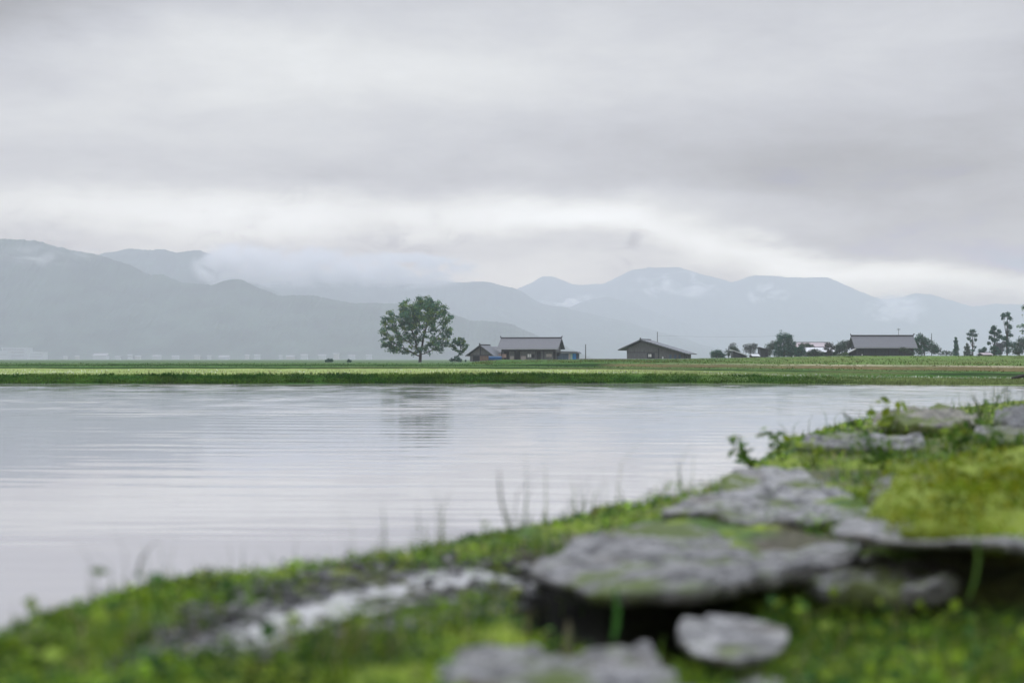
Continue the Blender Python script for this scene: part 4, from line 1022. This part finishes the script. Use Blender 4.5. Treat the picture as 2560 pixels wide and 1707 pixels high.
def small_house(name, px, py, Y, wpx, wall_px, roof_px, rmat, wmat, label, rz=0, depth=5, cat='house', mono=False, off=0):
    k = Y / F; o = empty(name, P(px, py, Y), rz=R(rz), label=label, cat=cat)
    W = wpx * k / 2; h = wall_px * k; r_ = roof_px * k
    if mono:
        MB().prism([(-W, -.3), (W, -.3), (W, h), (-W, h + r_ * .92)], 0, depth).build('wall', wmat, o)
        MB().prism([(-W - .4, h + r_ + .25), (W + .35, h + .12), (W + .35, h - .06), (-W - .4, h + r_ + .05)][::-1], -.5, depth + .4).build('roof', rmat, o)
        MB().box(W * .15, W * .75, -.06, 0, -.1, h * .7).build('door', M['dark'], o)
    else:
        MB().prismx([(-depth / 2, -.3), (depth / 2, -.3), (depth / 2, h), (0, h + r_ * .9), (-depth / 2, h)], -W * .92, W * .92).build('wall', wmat, o)
        rf = MB(); roof_gable_x(rf, -W, W, -depth / 2 - .6, h - .05, 0, h + r_, depth / 2 + .6, h - .05); rr = rf.build('roof', rmat, o)
        MB().box(-W, W, -.12, .12, h + r_ - .02, h + r_ + .14).build('ridge', M['roofdark'], rr)
        for x in (-.5, 0.05, .5): MB().box(W * x, W * x + min(1.2, W * .3), -depth / 2 - .05, -depth / 2, h * .3, h * .8).build('window', M['dark'], o)
    return o
small_house('lean_to_shed', 1850, 893.5, 372, 34, 4, 13, M['paleroof'], M['darkboard'], 'shed with a single pale roof sloping down to the right', 0, 4, 'shed', True)
small_house('hut', 1886, 893.5, 372, 20, 4.5, 4.5, M['paleroof'], M['darkboard'], 'tiny hut with a pale roof right of the sloping roofed shed', 4, 3, 'hut')
small_house('lean_to_shed', 1911, 893.5, 380, 20, 18, 6, M['roofdark'], M['darkboard'], 'dark shed with a dark sloping roof left of the tall dark tree', 0, 4, 'shed', True)
small_house('house', 2030, 893, 460, 86, 24, 13, M['pinkroof'], M['plaster'], 'hazy house with a long dull pink roof behind the others', 0, 8)
small_house('house', 2048, 893, 400, 74, 14, 11, M['paleroof'], M['darkboard'], 'low house with a whitish roof in front of the pink roofed one', -4, 7)
small_house('hut', 2462, 889.5, 362, 26, 4, 4, M['pinkroof'], M['dark'], 'low hut with a dull pink roof among the conifers', 6, 3, 'hut')
def pole(px, top, base, Y, r_, label, cross=False, name='pole'):
    o = empty(name, P(px, base, Y), label=label, cat='pole')
    k = Y / F; h = (base - top) * k
    MB().tube([(0, 0, -.3), (0, 0, h)], [r_, r_ * .8], 6).build('shaft', M['pole'], o)
    if cross: MB().box(-.6, .6, -.05, .05, h * .86, h * .9).build('crossarm', M['pole'], o)
    else: MB().tube([(0, 0, h), (0, 0, h + .12)], [r_ * 1.1, r_ * .6], 6).build('cap', M['roofdark'], o)
    return o
pole(1464, 862, 899.5, 322, .13, 'plain grey pole standing between farmhouse and barn')
pole(1643.5, 831, 897, 345, .10, 'thin tall pole rising behind the gabled barn', False, 'utility_pole')
pole(2329, 834, 890, 420, .12, 'hazy utility pole before the broad tree right of the long barn', False, 'utility_pole')
def wire():
    a, b = P(1643.5, 838.5, 345), P(1985, 838, 420)
    mb = MB(); mb.tube([a.lerp(b, t) - Vector((0, 0, 1.2 * 4 * t * (1 - t) * .35)) for t in np.linspace(0, 1, 14)], .018, 4)
    o = mb.build('cable', M['pole']); tag(o, 'thin cable strung right from the pole behind the gabled barn', 'cable')
wire()
def low_wall(px0, px1, py, Y, h, matl, label, cat='wall', name='low_wall', d=.4):
    a, b = P(px0, py, Y), P(px1, py, Y); c = (a + b) / 2; L = (b - a).length / 2
    o = empty(name, c, label=label, cat=cat)
    MB().box(-L, L, -d / 2, d / 2, -.5, h).build('wall', matl, o)
    MB().box(-L - .03, L + .03, -d / 2 - .04, d / 2 + .04, h + .003, h + .06).build('coping', M['concrete'], o)
low_wall(1449, 1640, 899.6, 300, .20, M['browncon'], 'brown low wall running from the annex to the gabled barn')
low_wall(1650, 1800, 900.2, 290, .07, M['concrete'], 'pale concrete kerb along the lane right of the gabled barn', 'kerb', 'kerb')
low_wall(1805, 1912, 900.2, 285, .05, M['concrete'], 'pale concrete kerb in front of the village trees', 'kerb', 'kerb')
def parked_heap():
    o = empty('covered_heap', P(1812, 908, 128), label='dark blue grey covered heap lying on the green slope', cat='heap')
    n, m = 26, 9; V = []
    for i in range(n):
        for j in range(m):
            u, v = i / (n - 1) * 2 - 1, j / (m - 1) * 2 - 1
            z = .27 * max(0, 1 - abs(u) ** 4) * max(0, 1 - abs(v) ** 3) + .05 * (vnoise(i * .4, j * .5, 2) - .5)
            V.append((u * .75, v * .35, float(z) - .03))
    npmesh('cover', np.array(V), grid_faces(n, m), mat('dark_tarpaulin', (.035, .045, .06), .5, .2, 4), smooth=True, parent=o)
    MB().box(-.7, .7, -.30, .30, -.06, .0).build('base', M['darkboard'], o)
parked_heap()
def driftwood():
    b = P(2585, 936, 72); t = P(2530, 946, 71.5)
    mb = MB(); mb.tube([b, b.lerp(t, .5) + Vector((0, 0, .03)), t, t + Vector((-.02, 0, -.13))], [.10, .085, .075, .04], 7)
    mb.tube([b.lerp(t, .7), P(2545, 936, 71.7)], [.05, .02], 5)
    o = mb.build('driftwood', M['wood'], smooth=True); tag(o, 'dark driftwood branch on the far bank at the right edge', 'driftwood')
    p = MB(); p.tube([P(1553, 917, 118), P(1560, 907, 117.5)], .045, 5); o = p.build('stake', M['wood']); tag(o, 'dark leaning stake on the green slope below the gabled barn', 'stake')
driftwood()

# ------------------------------------------------------------------ hazy town at the foot of the hills
def town():
    D = 3480; k = D / F
    def bld(px, py, w, h, label, roof=True, name='town_building', grp='hazy town buildings', extra=None, mw='town'):
        o = empty(name, P(px, py, D + random.uniform(-60, 60)), label=label, cat='building', group=grp)
        W, H = w * k / 2, h * k
        MB().box(-W, W, 0, W * 1.2 + 6, -6, H).build('wall', M[mw], o)
        if roof: MB().prismx([(-1.5, H + .05), (W * .6 + 3, H + .05 + max(2, W * .35)), (W * 1.2 + 7.5, H + .05)], -W - 1.2, W + 1.2).build('roof', M['townroof'], o)
        else: MB().box(-W - .6, W + .6, -.6, W * 1.2 + 6.6, H + .02, H + 1.2).build('parapet', M['town'], o)
        for z in extra or (): MB().box(-W * .9, W * .75, -.25, -.02, H * z, H * (z + .12)).build('window_band', M['townroof'], o)
        return o
    bld(36, 898, 64, 29, 'largest hazy white building at the left edge under the hills', False, 'town_hall', None, (.25, .55, .78))
    bld(8, 898, 26, 20, 'hazy white wing left of the largest white building', False, extra=(.5,), grp=None)
    bld(92, 898, 36, 18, 'hazy white block right of the largest white building', False, extra=(.3, .65), grp=None)
    items = [(196, 22, 11), (245, 48, 9), (322, 26, 14), (352, 18, 9), (398, 34, 11), (440, 22, 8), (490, 30, 13), (532, 20, 10), (566, 34, 12), (610, 24, 14), (650, 28, 10), (690, 20, 12), (735, 26, 9), (772, 22, 12), (806, 24, 13), (850, 20, 14), (890, 30, 11), (915, 20, 13), (165, 18, 8), (285, 20, 8)]
    for i, (x, w, h) in enumerate(items):
        bld(x + random.uniform(-14, 14), 897 - random.uniform(0, 4), w * random.uniform(.3, .75), h * random.uniform(.28, .62), 'small hazy roofed building in the row beneath the left hills', True, mw='town' if i % 3 else 'plaster')
town()

# ------------------------------------------------------------------ air
def haze():
    me = bpy.data.meshes.new('haze'); b = MB().box(-9000, 9000, -1500, 10150, -2.2, HAZE_TOP)
    m = bpy.data.materials.new('haze'); m.use_nodes = True; t = NT(m.node_tree); t.n.clear()
    v = t.new('ShaderNodeVolumePrincipled'); v.inputs['Density'].default_value = HAZE_D
    v.inputs['Color'].default_value = (.885, .912, 1.0, 1); v.inputs['Anisotropy'].default_value = 0.0
    out = t.new('ShaderNodeOutputMaterial'); t.l.new(v.outputs[0], out.inputs['Volume'])
    o = b.build('haze', m); tag(o, kind='stuff')
haze()

def mist(name, px, py, D, rx, ry, rz, dens, seed, lo=.46, hi=.72):
    """a torn bank of mist hugging a hill: an egg of thin vapour whose density follows a noise"""
    k = D / F; bm = bmesh.new(); bmesh.ops.create_icosphere(bm, subdivisions=3, radius=1)
    me = bpy.data.meshes.new(name); bm.to_mesh(me); bm.free()
    m = bpy.data.materials.new(name); m.use_nodes = True; t = NT(m.node_tree); t.n.clear()
    v = t.new('ShaderNodeTexCoord').outputs['Object']
    ln = t.new('ShaderNodeVectorMath', operation='LENGTH'); t.l.new(v, ln.inputs[0])
    fall = t.ramp(ln.outputs['Value'], 1.0, .25)
    n = t.noise(t.mapping(v, (3.0, .35, 1.7), (seed, seed * .7, 0)), 1.0, 5, .6, .8)
    dn = t.m('MULTIPLY', t.m('MULTIPLY', t.ramp(n, lo, hi), fall), dens)
    pv = t.new('ShaderNodeVolumePrincipled'); pv.inputs['Color'].default_value = (1, .985, .985, 1); t.l.new(dn, pv.inputs['Density'])
    out = t.new('ShaderNodeOutputMaterial'); t.l.new(pv.outputs[0], out.inputs['Volume'])
    m.cycles.volume_step_rate = .6 if hasattr(m.cycles, 'volume_step_rate') else 1
    o = link(name, me, m); o.location = P(px, py, D); o.scale = (rx * k, ry, rz * k)
    tag(o, kind='stuff')
mist('mist', 605, 668, 5300, 140, 170, 70, .05, 1.3, .36, .62)
mist('mist', 760, 668, 6150, 200, 240, 62, .026, 3.3, .38, .62)
mist('mist', 1000, 676, 6200, 230, 260, 54, .034, 5.1, .38, .62)
mist('mist', 1440, 752, 8500, 110, 220, 22, .03, 8.2)
mist('mist', 1690, 716, 8800, 140, 240, 48, .022, 2.6)
mist('mist', 1920, 738, 8800, 60, 220, 40, .024, 9.4)
mist('mist', 2240, 780, 8700, 90, 220, 55, .03, 6.4, .4, .65)
mist('mist', 120, 640, 3780, 160, 120, 40, .006, 4.4, .4, .7)
